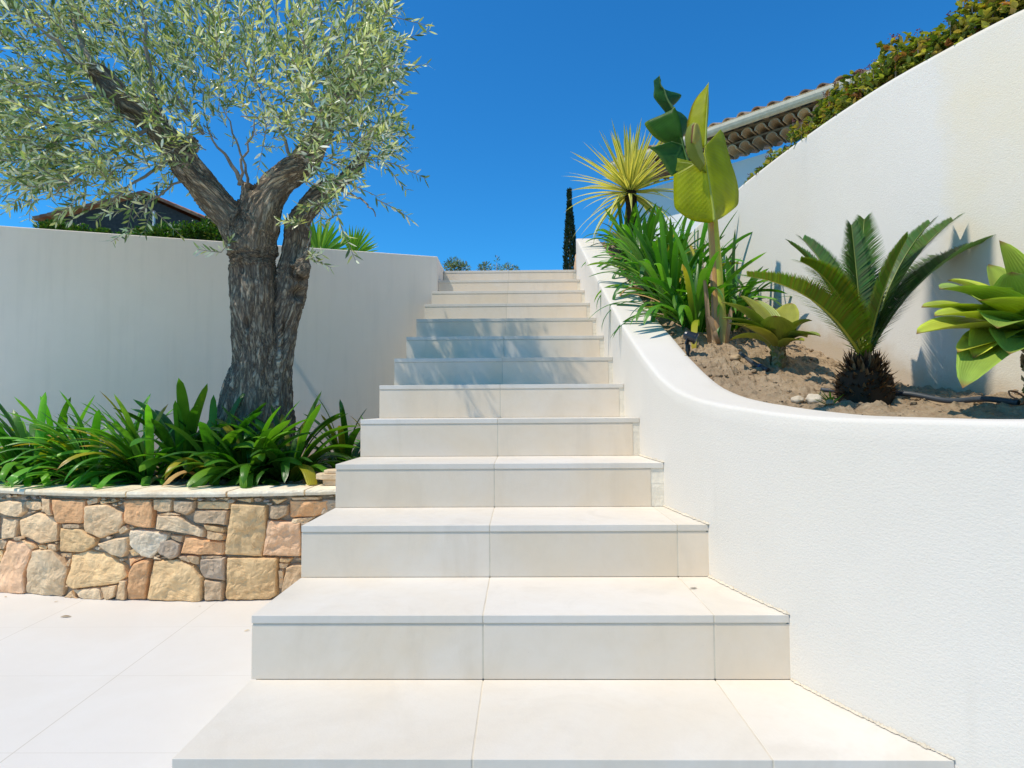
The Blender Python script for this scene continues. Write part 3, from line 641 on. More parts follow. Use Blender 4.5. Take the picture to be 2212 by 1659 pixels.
for i in range(nv):
    p = co[i]; x, y, z = p; q1, q2, q3 = BK[i]
    a = noise.noise((x*5, y*5, z*3)); b = noise.noise((q1*15, q2*15, q3*26)); r = 1-2.6*abs(noise.noise((q1*40, q2*40, q3*40)))**.8; f = noise.noise((q1*85, q2*85, q3*120))
    dsp = .022*a+.016*b+.009*r+.005*f
    for q, w1, w2, dp in HO:
        if abs(z-q[2]) < 2.5*w2 and abs(x-q[0]) < 2.5*w1 and y < q[1]+.12:
            k = math.exp(-((x-q[0])/w1)**2-((z-q[2])/w2)**2); rim = math.exp(-(math.sqrt(((x-q[0])/w1)**2+((z-q[2])/w2)**2)-1.35)**2*6); dsp += -dp*k+.010*rim
    co[i] = p+no[i]*dsp
bx, by = tb[0], 3.5
co -= np.array([tb[0], 3.5, .48]); m2.vertices.foreach_set('co', co.astype(np.float32).ravel()); m2.update(); m2.materials.clear(); m2.materials.append(M['bark'])
m2.polygons.foreach_set('use_smooth', [True]*len(m2.polygons))
ba_ = m2.attributes.new('bk', 'FLOAT_VECTOR', 'POINT'); ba_.data.foreach_set('vector', BK.astype(np.float32).ravel())
tr = bpy.data.objects.new('trunk', m2); C.objects.link(tr); tr.parent = ot
# branches and leafy shoots
bm_ = MB(); lf = MB()
BC = (1, 1, 1)
def wpath(A, B, sag, n=7, wob=.03):
    A, B = np.array(A), np.array(B); K = (A+B)/2+np.array(sag); P_ = bez(A, K, B, n)
    for i in range(1, n-1): P_[i] += np.array([RNG2.uniform(-wob, wob) for _ in range(3)])
    return P_
BR_ = [((540,430,3.5),(505,350,3.45),(440,270,3.4),9),((516,400,3.48),(520,330,3.4),(560,250,3.4),5),((440,290,3.4),(380,215,3.35),(330,120,3.3),5),((535,420,3.5),(530,330,3.5),(480,230,3.5),5),((215,170,3.16),(120,90,3.0),(40,20,2.9),8),((330,262,3.3),(320,150,3.3),(300,-40,3.3),11),((250,200,3.2),(120,230,3.1),(-20,190,3.0),8),
 ((290,240,3.25),(170,300,3.1),(60,330,3.0),6),((780,155,3.78),(800,60,3.8),(790,-80,3.8),9),((735,215,3.7),(700,110,3.7),(680,-60,3.7),10),((700,280,3.6),(640,160,3.5),(560,20,3.5),9),((640,370,3.5),(600,250,3.5),(520,120,3.4),6),((760,180,3.75),(840,160,3.7),(870,100,3.7),5),
 ((715,405,3.66),(790,420,3.5),(815,470,3.4),5),((655,470,3.6),(690,520,3.45),(640,560,3.4),3.5),((380,330,3.36),(300,390,3.2),(230,440,3.1),6),((334,267,3.3),(200,360,3.1),(120,420,3.0),6),((640,365,3.5),(720,300,3.3),(800,250,3.2),6),((420,376,3.4),(330,420,3.3),(290,470,3.2),4),((203,150,3.15),(150,40,3.3),(120,-100,3.4),9)]
for a, k_, b, r in BR_:
    A, K, B = atY(*a), atY(*k_), atY(*b); P_ = bez(A, K, B, 12)
    for i in range(1, 12): P_[i] += np.array([RNG2.uniform(-.012, .012) for _ in range(3)])
    bm_.tube(P_, np.linspace(r, 1.5, 12)*PX(3.4)*.75, 7, BC)
OC = [(.24,.26,.12), (.29,.31,.17), (.32,.35,.24), (.10,.145,.06), (.42,.45,.36), (.50,.53,.46), (.12,.17,.075), (.30,.31,.14), (.52,.54,.48), (.06,.09,.035), (.08,.12,.05)]
def leafo(p, d, up, L, W, c):
    s = np.cross(d, up); s /= np.linalg.norm(s)+1e-9; u = np.cross(s, d); k = RNG2.uniform(-.10, .16)*L
    vs = [p, p+d*L*.3+s*W*.42-u*k*.1, p+d*L*.3-s*W*.42-u*k*.1, p+d*L*.68+s*W*.40-u*k*.45, p+d*L*.68-s*W*.40-u*k*.45, p+d*L-u*k]
    lf.add(vs, [(0, 1, 2), (1, 3, 4, 2), (3, 5, 4)], c)
def shoot(p, d, L, n):
    d = d/np.linalg.norm(d); g_ = np.array([0, 0, -.25]); pts = [p]; 
    for i in range(5): d = d+g_*.12+np.array([RNG2.uniform(-.09, .09) for _ in range(3)]); d /= np.linalg.norm(d); pts.append(pts[-1]+d*L/5)
    bm_.tube(pts, np.linspace(.0028, .0011, 6), 4, BC, cap=False)
    for i in range(n):
        t = (i+.5)/n*5; k = min(int(t), 4); q = pts[k]*(1-t+k)+pts[k+1]*(t-k); dd = pts[k+1]-pts[k]; dd /= np.linalg.norm(dd)
        s = np.cross(dd, [RNG2.uniform(-1, 1), RNG2.uniform(-1, 1), RNG2.uniform(-1, 1)]); s /= np.linalg.norm(s)+1e-9
        for sg in (1, -1):
            ld = dd*RNG2.uniform(.5, 1.1)+s*sg*RNG2.uniform(.5, 1.); ld /= np.linalg.norm(ld)
            r = np.array([RNG2.uniform(-1, 1), RNG2.uniform(-1, 1), RNG2.uniform(.0, 1.4)])
            c = RNG2.choice(OC); j = RNG2.uniform(.8, 1.15)
            leafo(q, ld, r, RNG2.uniform(.040, .068), RNG2.uniform(.0095, .0150), tuple(min(.82, v*j*q_) for v, q_ in zip(c, (1.95, 1.95, 1.65))))
    if RNG2.random() < .12:
        for _ in range(7): leafo(pts[-2]+np.array([RNG2.uniform(-.015, .015) for _ in range(3)]), np.array([RNG2.uniform(-1, 1), RNG2.uniform(-1, 1), .4]), np.array([0, .2, 1.]), .012, .009, (.42, .34, .09))
SPH = [(100,90,3.2,190,1.25),(60,290,3.1,130,1.3),(180,350,3.1,100,1.1),(300,325,3.2,90,.9),(230,80,3.5,170,1.1),(420,50,3.6,150,.9),(400,170,3.6,110,.9),(560,60,3.6,150,1.05),(610,210,3.45,105,1.05),(640,290,3.5,75,.9),(720,80,3.5,150,1.2),(765,210,3.5,105,1.3),(775,310,3.5,82,1.2),(690,370,3.35,62,1.1),
 (755,440,3.3,62,.32),(120,395,3.0,70,.9),(270,405,3.1,60,.8),(380,300,3.25,80,.8),(-80,220,3.1,150,1),(300,-90,3.5,150,.6),(600,-80,3.6,120,.25),(0,-60,3.2,150,.7),(500,270,3.6,75,.45),(290,490,3.15,22,.5),(810,130,3.6,72,1.3),(330,230,3.35,90,.9),(500,150,3.2,90,.8),(690,170,3.2,90,.9),(800,300,3.3,60,1.2),(820,180,3.3,55,1.3),(810,60,3.3,70,1.2)]
cen = atY(500, 330, 3.45)
for x, y, Y, r, dn in SPH:
    if x > 540: Y -= .30; dn *= .72
    c = atY(x, y, Y); R = r*PX(Y); n = int(r*r*.0055*dn)
    for _ in range(n):
        while True:
            v = np.array([RNG2.uniform(-1, 1) for _ in range(3)])
            if np.linalg.norm(v) < 1: break
        p = c+v*R*np.array([1, 1.4, 1]); 
        # keep the right outline trimmed, as the tree is
        pxx = 1106+(p[0]/p[1]+.0143)*F
        if pxx > 838: continue
        d = (p-cen)/np.linalg.norm(p-cen)+np.array([RNG2.uniform(-.9, .9), RNG2.uniform(-.9, .9), RNG2.uniform(-.5, 1.0)])
        shoot(p, d, RNG2.uniform(.12, .26), RNG2.randint(6, 9))
for a, b in [((445,545),(485,548)),((480,600),(470,560))]:
    pass
for (x, y, Y, n) in [(478,545,3.35,2),(672,560,3.42,3),(650,485,3.42,4),(690,440,3.4,6),(720,470,3.4,3)]:
    for _ in range(n): shoot(atY(x, y, Y), np.array([RNG2.uniform(-1, 1), RNG2.uniform(-1, .2), RNG2.uniform(-.3, .5)]), .12, 6)
bm_.build('branches', M['twig'], ot, smooth=True); lf.build('foliage', M['ol'], ot)

# ------------------------------------------------------------ banana plant
c2 = lambda a, b: ((1600+a/2.765)/1.3562, (100+b/2.765)/1.3562)
YB = 2.85
pb = atY(1553, 737, YB); bz = soilz(pb[0], YB)
ba = thing('banana_plant', 'banana plant with one big yellow-green leaf and torn dark leaves above a sheathed stem', 'plant', (pb[0], YB, bz))
def patch(name, rows, mat, parent, nc=13, sub_=4, depth=lambda a, s: 0, col=lambda a, s: (.3, .4, .02), mid=True):
    """rows: (left, mid, right) points px, Y"""
    R = [[atY(*c2(*q[0]), q[3][0]), atY(*c2(*q[1]), q[3][1]), atY(*c2(*q[2]), q[3][2])] for q in rows]; R = np.array(R); m = len(R); t = np.linspace(0, m-1, (m-1)*sub_+1)
    R = np.stack([[np.interp(t, range(m), R[:, a, k]) for k in range(3)] for a in range(3)], 0).transpose(2, 0, 1)
    for _ in range(2): R[1:-1] = .25*R[:-2]+.5*R[1:-1]+.25*R[2:]
    mb = MB(); vs = []; cols = []; uv = []; M_ = len(R)
    for i in range(M_):
        s = i/(M_-1)
        for j in range(nc):
            a = -1+2*j/(nc-1); q = R[i][1]*(1-abs(a))+(R[i][0] if a < 0 else R[i][2])*abs(a); q = q+np.array([0, depth(a, s)+.004*nz(a*4, s*9, 3), 0]); vs.append(q); cols.append(col(a, s)); uv.append((a*.5+.5, s*.8+abs(a)*.12))
    fs = [(i*nc+j, i*nc+j+1, (i+1)*nc+j+1, (i+1)*nc+j) for i in range(M_-1) for j in range(nc-1)]
    mb.add(vs, fs, cols, uv); o = mb.build(name, mat, parent, smooth=True)
    sd = o.modifiers.new('thick', 'SOLIDIFY'); sd.thickness = .0015
    if mid:
        mr = MB(); mr.tube([R[i][1]-np.array([0, .004, 0]) for i in range(M_)], [max(.0012, .0065*(1-i/M_)) for i in range(M_)], 8, mid if mid is not True else (.36, .40, .06)); mr.build('midrib', M['stem'], o, smooth=True)
    return o
yg = lambda a, s: tuple(v*(1+.12*nz(a*5, s*5)) for v in (.42, .46, .012)) if abs(a) > .04 else (.56, .58, .08)
dkg = lambda a, s: tuple(v*(1+.25*nz(a*5, s*7)) for v in (.035, .115, .02)) if abs(a) < .93 else (.12, .2, .03)
def lfc(base, edge): return lambda a, s: (tuple(v*(1+.18*nz(a*5, s*6)) for v in base) if abs(a) < .93 else edge)
YY = (YB-.10, YB-.13, YB-.04)
patch('leaf', [((1340,1515),(1360,1520),(1385,1490),YY),((1230,1505),(1355,1440),(1475,1445),YY),((1140,1465),(1345,1370),(1590,1355),YY),((1052,1400),(1330,1280),(1604,1320),YY),((1044,1290),(1320,1200),(1606,1230),YY),((1044,1130),(1300,1090),(1585,1120),YY),((1046,1110),(1290,1010),(1550,1020),YY),((1180,1085),(1285,960),(1510,880),YY),((1262,1060),(1284,930),(1485,760),YY),((1280,1010),(1283,915),(1452,715),YY)],
      M['ban'], ba, depth=lambda a, s: .05*abs(a)**1.5+(.02*a), col=yg)
patch('leaf', [((1278,900),(1290,915),(1305,905),(YB+.0,)*3),((1215,830),(1292,840),(1322,820),(YB,)*3),((1160,735),(1295,740),(1332,720),(YB,)*3),((1172,640),(1300,640),(1342,600),(YB,)*3),((1200,540),(1305,540),(1345,500),(YB,)*3),((1245,460),(1312,460),(1342,440),(YB,)*3),((1300,404),(1314,396),(1326,400),(YB,)*3)],
      M['ban'], ba, depth=lambda a, s: .05*abs(a)**1.4, col=lambda a, s: (.10, .035, .03) if a > .86 else ((.30, .25, .03) if a < -.93 else tuple(v*(1+.15*nz(a*6, s*6)) for v in (.46, .48, .015))))
YD = (YB+.10, YB+.08, YB+.12)
patch('leaf', [((1095,930),(1120,950),(1130,930),YD),((1090,890),(1100,860),(1118,800),YD),((1000,870),(1085,800),(1160,762),YD),((890,810),(1075,740),(1165,700),YD),((840,750),(1062,690),(1168,655),YD),((800,690),(1045,640),(1110,600),YD),((870,650),(1040,615),(1060,590),YD),((1010,645),(1028,600),(1035,572),YD)], M['ban'], ba, depth=lambda a, s: .06*abs(a)-.02, col=lfc((.07, .20, .02), (.26, .34, .05)), mid=(.12, .2, .04))
patch('leaf', [((1010,640),(1030,610),(1036,575),YD),((960,560),(1010,580),(1015,568),YD),((905,500),(985,540),(1075,520),YD),((885,460),(970,500),(1130,450),YD),((890,420),(955,450),(1060,425),YD),((893,400),(930,420),(960,418),YD),((890,365),(920,380),(945,400),YD),((888,332),(918,335),(950,330),YD)], M['ban'], ba, depth=lambda a, s: .05*abs(a), col=lfc((.05, .17, .035), (.18, .30, .09)), mid=(.10, .17, .04))
YE = (YB+.02, YB+.03, YB+.02)
patch('leaf', [((1040,1120),(1150,1040),(1165,1030),YE),((1000,1070),(1130,980),(1150,960),YE),((960,1000),(1115,930),(1135,905),YE),((915,930),(1100,895),(1125,880),YE),((850,885),(1010,872),(1105,870),YE)], M['ban'], ba, depth=lambda a, s: .05*abs(a), col=lfc((.055, .18, .04), (.2, .32, .09)), mid=(.10, .18, .04))
patch('leaf', [((1282,1135),(1290,1132),(1292,1128),(YB-.12,)*3),((1200,1120),(1215,1075),(1230,1050),(YB-.10,)*3),((1065,1112),(1140,1050),(1175,1030),(YB-.08,)*3),((1048,1108),(1052,1050),(1062,1003),(YB-.06,)*3)], M['ban'], ba, depth=lambda a, s: -.02*(1-abs(a)), col=lfc((.28, .34, .02), (.35, .4, .04)), mid=False)
cr_c = lambda a, s: (.30, .34, .07) if a < 0 else (.48, .48, .22)
patch('new_leaf', [((1250,1120),(1270,1080),(1286,1050),(YB-.13,)*3),((1180,1040),(1225,1010),(1282,1000),(YB-.15,)*3),((1150,1000),(1205,950),(1270,960),(YB-.16,)*3),((1126,900),(1180,890),(1262,900),(YB-.17,)*3),((1122,820),(1175,800),(1255,820),(YB-.17,)*3),((1140,760),(1175,742),(1235,742),(YB-.16,)*3)], M['ban'], ba, depth=lambda a, s: -.03*math.cos(a*1.5), col=cr_c, mid=False)
patch('leaf', [((1165,885),(1185,900),(1215,900),(YB-.185,)*3),((1168,830),(1185,840),(1230,880),(YB-.19,)*3),((1175,750),(1195,770),(1250,830),(YB-.19,)*3),((1185,738),(1205,735),(1240,745),(YB-.185,)*3)], M['ban'], ba, depth=lambda a, s: -.02*math.cos(a*1.5), col=lambda a, s: (.52, .50, .18) if a > -.5 else (.30, .15, .08), mid=False)
# stem of overlapping sheaths
STEM = [(1556,800,27),(1553,737,26),(1551,690,22),(1548,640,19),(1545,580,17),(1541,520,15.5),(1538,470,14),(1533,420,10)]
sh_cols = [((.58, .40, .10), (.10, .045, .02)), ((.50, .48, .04), (.45, .33, .03)), ((.52, .27, .08), (.26, .20, .13)), ((.30, .17, .09), (.30, .25, .18))]
offs = [(0.002, 0, 1.), (.010, -.012, .72), (-.012, -.017, .46), (-.021, -.008, .44)]
for si in range(4):
    mb = MB(); pts = []; rs = []; cl = []
    for i, (x, y, r) in enumerate(STEM):
        if si == 3 and i > 4: continue
        f_ = 1 if si else .94
        pts.append(atY(x, y, YB)+np.array([offs[si][0]*(1-.5*i/7), offs[si][1], 0])); rs.append(r*.74*PX(YB)*offs[si][2]*f_); k = max(0, 1-i/3.)
        a_, b_ = sh_cols[si]; b_ = (.30, .24, .17); cl.append(tuple(a_[q]*(1-k)+b_[q]*k for q in range(3)))
    mb.tube(pts, rs, 16, cl, wob=.10); mb.build('leaf_sheath', M['stem'], ba, smooth=True)
mb = MB(); hc = lambda a, s: tuple(v*(1+.5*nz(a*8, s*3)) for v in (.36, .24, .14))
for (x0, y0, x1, y1, w_) in [(1556,752,1524,665,.022),(1568,748,1580,660,.022),(1535,745,1524,600,.016),(1553,748,1538,706,.026),(1530,740,1518,560,.012)]:
    bladeTo(mb, atY(x0, y0, YB-.045), atY(x1, y1, YB-.06), (atY(x0, y0, YB-.05)+atY(x1, y1, YB-.09))/2+np.array([-.01, -.03, 0]), w_, lambda s: (.75+.4*s)*(1-s**6), hc, up=(0, -1, .1), fold=.35, segs=8)
mb.build('dry_husk', M['dry'], ba, smooth=True)

# ------------------------------------------------------------ cycad
cc_ = atY(1868, 870, 1.95); cz = soilz(cc_[0], 1.95)+.0
cy_ = thing('sago_cycad', 'low sago palm with stiff feathery fronds and a bristly brown base', 'plant', (cc_[0], 1.95, cz))
crown = atY(1868, 785, 1.95); mb = MB(); rc = random.Random(5)
cau = [np.array([cc_[0], 1.95, cz-.04]), np.array([cc_[0], 1.95, cz+.03]), np.array([cc_[0], 1.95, cz+.08]), crown*np.array([1, 1, 1])+np.array([0, 0, -.02]), crown+np.array([0, 0, .005])]
mb.tube(cau, [.075, .082, .075, .05, .02], 16, (.05, .032, .02), wob=.15)
for i in range(520):
    h_ = rc.random(); az = rc.uniform(0, 6.283); r = .076*(1-.45*h_**2); p = np.array([cc_[0]+r*math.cos(az), 1.95+r*math.sin(az), cz+.0+h_*(crown[2]-cz-.0)]); up_ = .2+1.1*h_+rc.uniform(-.5, .4)
    c = rc.choice([(.06, .035, .02), (.11, .065, .03), (.2, .13, .07), (.035, .022, .015)]); l = rc.uniform(.02, .045)*(1+.4*h_)
    blade(mb, p-.6*np.array([math.cos(az), math.sin(az), 0])*.02, az, l, .010, up_, rc.uniform(-.3, .5), 3, .4, c, p=1)
mb.build('base', M['dry'], cy_)
fr = [(1613,596,1.70,.06),(1708,527,2.12,.05),(1734,516,2.2,.05),(1728,564,1.75,.06),(1839,486,2.0,.0),(1867,473,2.15,.0),(1960,514,1.85,.02),(2010,481,2.02,.03),(2060,475,2.1,.04),(2092,531,2.22,.05),(2146,516,2.06,.07),(1650,600,2.2,.06),(1985,560,2.3,.03)]
for fi, (x, y, Yt, bow) in enumerate(fr[:12]):
    T_ = atY(x, y, Yt); A = crown+(T_-crown)*.02*rc.uniform(-1, 1); dirv = T_-A; Lf = np.linalg.norm(dirv); K = A+dirv*.5+np.array([0, 0, bow+.05]) ; K += np.array([(crown[0]-T_[0])*.12, 0, 0])
    P_ = bez(A, K, T_, 40); mr = MB(); yel = (.34, .33, .03) if Yt < 1.9 else (.20, .24, .05)
    mr.tube(P_, np.linspace(.0048, .0011, 40), 6, yel); ml = MB()
    base_g = (.055, .115, .012) if Yt >= 1.9 else (.12, .18, .012)
    radial = np.array([dirv[0], dirv[1], 0]); radial /= np.linalg.norm(radial)+1e-6
    for i in range(4, 112):
        s = i/112; q = s*39; k = int(q); p = P_[k]*(1-q+k)+P_[min(k+1, 39)]*(q-k); t = P_[min(k+1, 39)]-P_[k]; t /= np.linalg.norm(t)
        upn = np.array([0, 0, 1.])-radial*.45; upn = upn-t*np.dot(upn, t); upn /= np.linalg.norm(upn); sd = np.cross(t, upn)
        ll = .086*Lf/.5*(min(1, .35+s*2.6))*(1-max(0, s-.55)**1.4*1.9)
        if ll < .01: continue
        for sg in (1, -1):
            if s < .16 and rc.random() < .6: continue
            dd = sd*sg*.80+t*(.45+.5*s)+upn*(.34+rc.uniform(-.06, .06)); dd /= np.linalg.norm(dd); wv = np.cross(dd, upn*.6+sd*sg*-.5); wv /= np.linalg.norm(wv); W_ = .0052
            tip = p+dd*ll-upn*ll*.12; m_ = p+dd*ll*.55
            c = tuple(v*rc.uniform(.75, 1.3) for v in base_g)
            ml.add([p+wv*W_*.5, p-wv*W_*.5, m_-wv*W_*.55, m_+wv*W_*.55, tip], [(0, 1, 2, 3), (3, 2, 4)], c)
    f = mr.build('frond', M['stem'], cy_, smooth=True); ml.build('leaflets', M['cyc'], f)

# ------------------------------------------------------------ agaves
def agprof(s): return (.62+.55*math.sin(min(1, s*1.25)*math.pi*.72))*(1-s**3.2)**.75 if s < .995 else .0
def agcol(b, tip=(.30, .12, .06), spots=False):
    return lambda a, s: tip if s > .975 else tuple(v*(1+.15*nz(a*2, s*4, b[0]*50)) for v in (b if abs(a) < .9 else tuple(q*1.35 for q in b)))
def agave(name, lab, cx, cyy, Y, leaves, extra, L, W, seed, stemz=None):
    ctr = atY(cx, cyy, Y); r_ = random.Random(seed); z0 = soilz(ctr[0], Y)-.01; o = thing('agave', lab, 'plant', (ctr[0], Y, z0))
    mbs = MB(); mbs.tube([np.array([ctr[0]-.015, Y, z0-.03]), np.array([ctr[0], Y, (z0+ctr[2])/2]), ctr+np.array([0, 0, .02])], [.02, .024, .022], 12, (.30, .27, .16), wob=.2)
    for i in range(60):
        az = r_.uniform(0, 6.28); zz = z0+(ctr[2]-z0)*r_.random(); blade(mbs, (ctr[0]+.020*math.cos(az), Y+.020*math.sin(az), zz), az, .025, .03, 1.2, .3, 2, .3, r_.choice([(.36, .33, .2), (.25, .2, .12), (.2, .22, .08)]))
    mbs.build('stem', M['dry'], o)
    for (x, y, Yt, wf, sag) in leaves:
        wf *= 1.12
        T_ = atY(x, y, Yt); A = ctr+np.array([0, 0, .0])+(T_-ctr)*.04; K = A+(T_-A)*.5+np.array([0, 0, sag]); b = (lambda q: q if W > .1 else tuple(v*.62 for v in q))(r_.choice([(.42, .50, .07), (.50, .56, .08), (.32, .44, .08), (.54, .55, .08)]))
        u = np.array([0, 0, 1.])-(T_-ctr)/np.linalg.norm(T_-ctr)*.3+np.array([0, -.25, 0]); mb = MB(); bladeTo(mb, A, T_, K, W*wf, agprof, agcol(b), 7, 16, .35, u, .006); mb.build('leaf', M['agave'], o, smooth=True)
    for i in range(extra):
        az = i*2.399; e0 = 1.35-1.25*(i/extra); b = (lambda q: q if W > .1 else tuple(v*.62 for v in q))(r_.choice([(.42, .50, .07), (.34, .44, .07), (.50, .56, .08)])); l = L*r_.uniform(.85, 1.08)*(.8+.2*i/extra)
        D = np.array([math.cos(az)*math.cos(e0), math.sin(az)*math.cos(e0), math.sin(e0)])
        T_ = ctr+D*l; K = ctr+D*l*.5+np.array([0, 0, .05*l/.3]); T_[2] -= .04
        wx_ = hu(.5); mb = MB(); u = np.array([0, 0, 1.])-D*.3
        bladeTo(mb, ctr, T_, K, W, agprof, agcol(b), 7, 12, .35, u, .006)
        # leaves pressed against the wall are left out
        vv = np.array(mb.v); hx = np.interp(vv[:, 1], HP[:, 1], HP[:, 0])
        if (vv[:, 0] > hx-.01).any(): continue
        mb.build('leaf', M['agave'], o, smooth=True)
    return o
c3_ = lambda a, b: ((1700+a/1.7015)/1.3562, (550+b/1.7015)/1.3562)
A2L = [(1700,595,1.62,1.0,.05),(1790,505,1.6,1.25,.07),(1675,728,1.55,1.0,.05),(1880,820,1.5,.8,.03),(1905,1000,1.45,1.05,.10),(1960,850,1.5,.9,.09),(2035,380,1.75,1.15,.0),(2090,262,1.6,1.35,.0),(1765,640,1.5,.85,.05),(2140,830,1.4,1.0,.04),(1830,460,1.75,.9,.06),(2200,560,1.5,1.1,.02),(2150,420,1.55,1.4,.0),(1990,560,1.45,1.1,.05),(2080,700,1.4,1.2,.06)]
A2L = [(*c3_(a, b), Y, w_, s_) for a, b, Y, w_, s_ in A2L]
HPs = HP[np.argsort(HP[:, 1])]; HP = HPs
agave('agave', 'large pale green spineless agave leaning out at the right edge of the planter', 2235, 735, 1.64, A2L, 9, .27, .115, 3)
c5_ = lambda a, b: ((1850+a/3.16)/1.3562, (850+b/3.16)/1.3562)
A1L = [(830,115,2.25,1.0,.07),(838,262,2.2,.8,.06),(900,312,2.2,.75,.05),(1330,236,2.15,1.35,.0),(1000,50,2.4,1.2,.05),(1570,300,2.2,.85,.03),(1660,400,2.2,.8,.03),(1150,90,2.5,1.1,.03),(1600,470,2.15,.6,.03),(1480,120,2.5,1.1,.03),(1040,330,2.15,.7,.03)]
A1L = [(*c5_(a, b), Y+.16, w_, s_) for a, b, Y, w_, s_ in A1L]
agave('agave', 'small pale green agave rosette on a short stem, between the banana stem and the cycad', 1680, 752, 2.5, A1L, 12, .21, .085, 4)

# ------------------------------------------------------------ variegated cordyline
co_ = atY(1360, 395, 4.9); czz = soilz(co_[0], 4.9); cd = thing('cordyline', 'spiky palm-like plant with yellow-striped sword leaves on a thin trunk', 'plant', (co_[0], 4.9, czz))
mb = MB(); mb.tube([(co_[0]+.03, 4.9, czz-.05), (co_[0]+.02, 4.9, (czz+co_[2])/2), (co_[0], 4.9, co_[2])], [.045, .042, .05], 12, (.5, .5, .5), wob=.1); mb.build('trunk', M['trunk'], cd, smooth=True)
rc = random.Random(9); mb = MB()
def vcol(a, s):
    m_ = abs(a); g1, yl = (.20, .27, .03), (.72, .66, .18)
    if s > .96: return (.5, .45, .3)
    return yl if m_ > .45 else g1
for i in range(112):
    k = i/112; az = i*2.39996; e0 = 1.5-1.75*k+rc.uniform(-.12, .12); bend = .05+.9*max(0, k-.35)+rc.uniform(0, .35)*k; 
    if k > .85: e0 = -.2-rc.random()*.5; bend = rc.uniform(.5, 1.0)
    blade(mb, co_+np.array([.02*math.cos(az), .02*math.sin(az), -.10*k]), az, rc.uniform(.46, .60)*(.85+.25*k), rc.uniform(.034, .048), e0, bend, 9, rc.uniform(.25, .5), nc=5, colf=vcol, p=1.5, prof=lambda s: (min(1, .6+1.6*s))*(1-s**1.7)**.9, twist=rc.uniform(-.6, .6))
mb.build('leaves', M['yuc'], cd, smooth=True)

# ------------------------------------------------------------ hedge on the high wall
def ovate(mb, p, d, up, L, W, c):
    d = d/np.linalg.norm(d); s = np.cross(d, up); s /= np.linalg.norm(s)+1e-9; u = np.cross(s, d)
    vs = [p, p+d*L*.3+s*W*.5+u*W*.15, p+d*L*.3, p+d*L*.3-s*W*.5+u*W*.15, p+d*L*.68+s*W*.42+u*W*.1, p+d*L*.7-u*L*.03, p+d*L*.68-s*W*.42+u*W*.1, p+d*L-u*L*.14]
    mb.add(vs, [(0, 1, 2), (0, 2, 3), (1, 4, 5, 2), (2, 5, 6, 3), (4, 7, 5), (5, 7, 6)], c)
def shrub(label, ys, hf, n, seed, buds=.04, depth=.38, group=None, cat='shrub'):
    r_ = random.Random(seed); q0 = np.interp((ys[0]+ys[1])/2, HP[:, 1], HP[:, 0]); o = thing('hedge_shrub', label, cat, (q0+.3, (ys[0]+ys[1])/2, 2.05), group); mb = MB(); tw = MB(); bd = MB()
    for i in range(n):
        yy = r_.uniform(*ys); xx = float(np.interp(yy, HP[:, 1], HP[:, 0]))+r_.uniform(-.005, depth); H_ = hf(yy)*(.72+.7*nz(xx*7, yy*7, seed)+.25*nz(xx*26, yy*26, seed)); v = r_.random()**.6; z = 2.13+H_*v
        if H_ <= .01: continue
        p = np.array([xx+.02, yy, z]); rad = np.array([r_.uniform(-1, 1)-.25, r_.uniform(-1, 1)-.2, r_.uniform(-.1, 1.1)])
        c = r_.choice([(.18, .24, .03), (.28, .31, .04), (.36, .35, .05), (.10, .15, .03), (.42, .30, .08), (.09, .14, .02), (.48, .42, .07)]); j = r_.uniform(.8, 1.2)
        if r_.random() < .06: c = (.42, .18, .06)
        nn = r_.randint(2, 4)
        for q in range(nn):
            dd = rad+np.array([r_.uniform(-.9, .9) for _ in range(3)]); ovate(mb, p, dd, np.array([r_.uniform(-.4, .4), r_.uniform(-.4, .4), 1.]), r_.uniform(.022, .04), r_.uniform(.013, .021), tuple(x_*j for x_ in c))
        if v > .93 and r_.random() < buds*8:
            tp = p+np.array([0, 0, r_.uniform(.02, .05)]); tw.tube([p-np.array([0, 0, .05]), tp], [.0016, .001], 4, (1, 1, 1), cap=False)
            for _ in range(9): addrock(mb, tp+np.array([r_.uniform(-.011, .011), r_.uniform(-.011, .011), r_.uniform(-.005, .009)]), .0028, col=r_.choice([(.26, .07, .09), (.36, .14, .14), (.14, .05, .06)]))
    for i in range(max(6, n//60)):
        yy = r_.uniform(*ys); xx = float(np.interp(yy, HP[:, 1], HP[:, 0]))+r_.uniform(.08, depth); tw.tube([np.array([xx, yy, 2.03]), np.array([xx+r_.uniform(-.05, .05), yy+r_.uniform(-.05, .05), 2.13+hf(yy)*.7])], [.006, .002], 5, (1, 1, 1))
    mb.build('foliage', M['hedge'], o); tw.build('twigs', M['twig'], o)
    return o
GH = 'evergreen shrubs along the top of the high white wall'
hfA = lambda y: float(np.interp(y, [1.25, 1.9, 2.05, 2.35, 2.7, 2.78, 2.86], [.27, .24, .22, .20, .22, .19, .04]))
shrub('long evergreen hedge with reddish buds along the high wall up to the corner', (1.2, 2.86), hfA, 6800, 4, group=GH)
shrub('small bright green shrub just below the roof tiles, beside the long hedge', (2.84, 3.03), lambda y: .13*max(0, 1-((y-2.93)/.11)**2), 260, 5, depth=.22, group=GH)
shrub('lowest little evergreen shrub on the high wall, right beside the big banana leaf', (3.08, 3.48), lambda y: .11*max(.35, 1-((y-3.2)/.2)**2), 520, 6, depth=.25, group=GH)

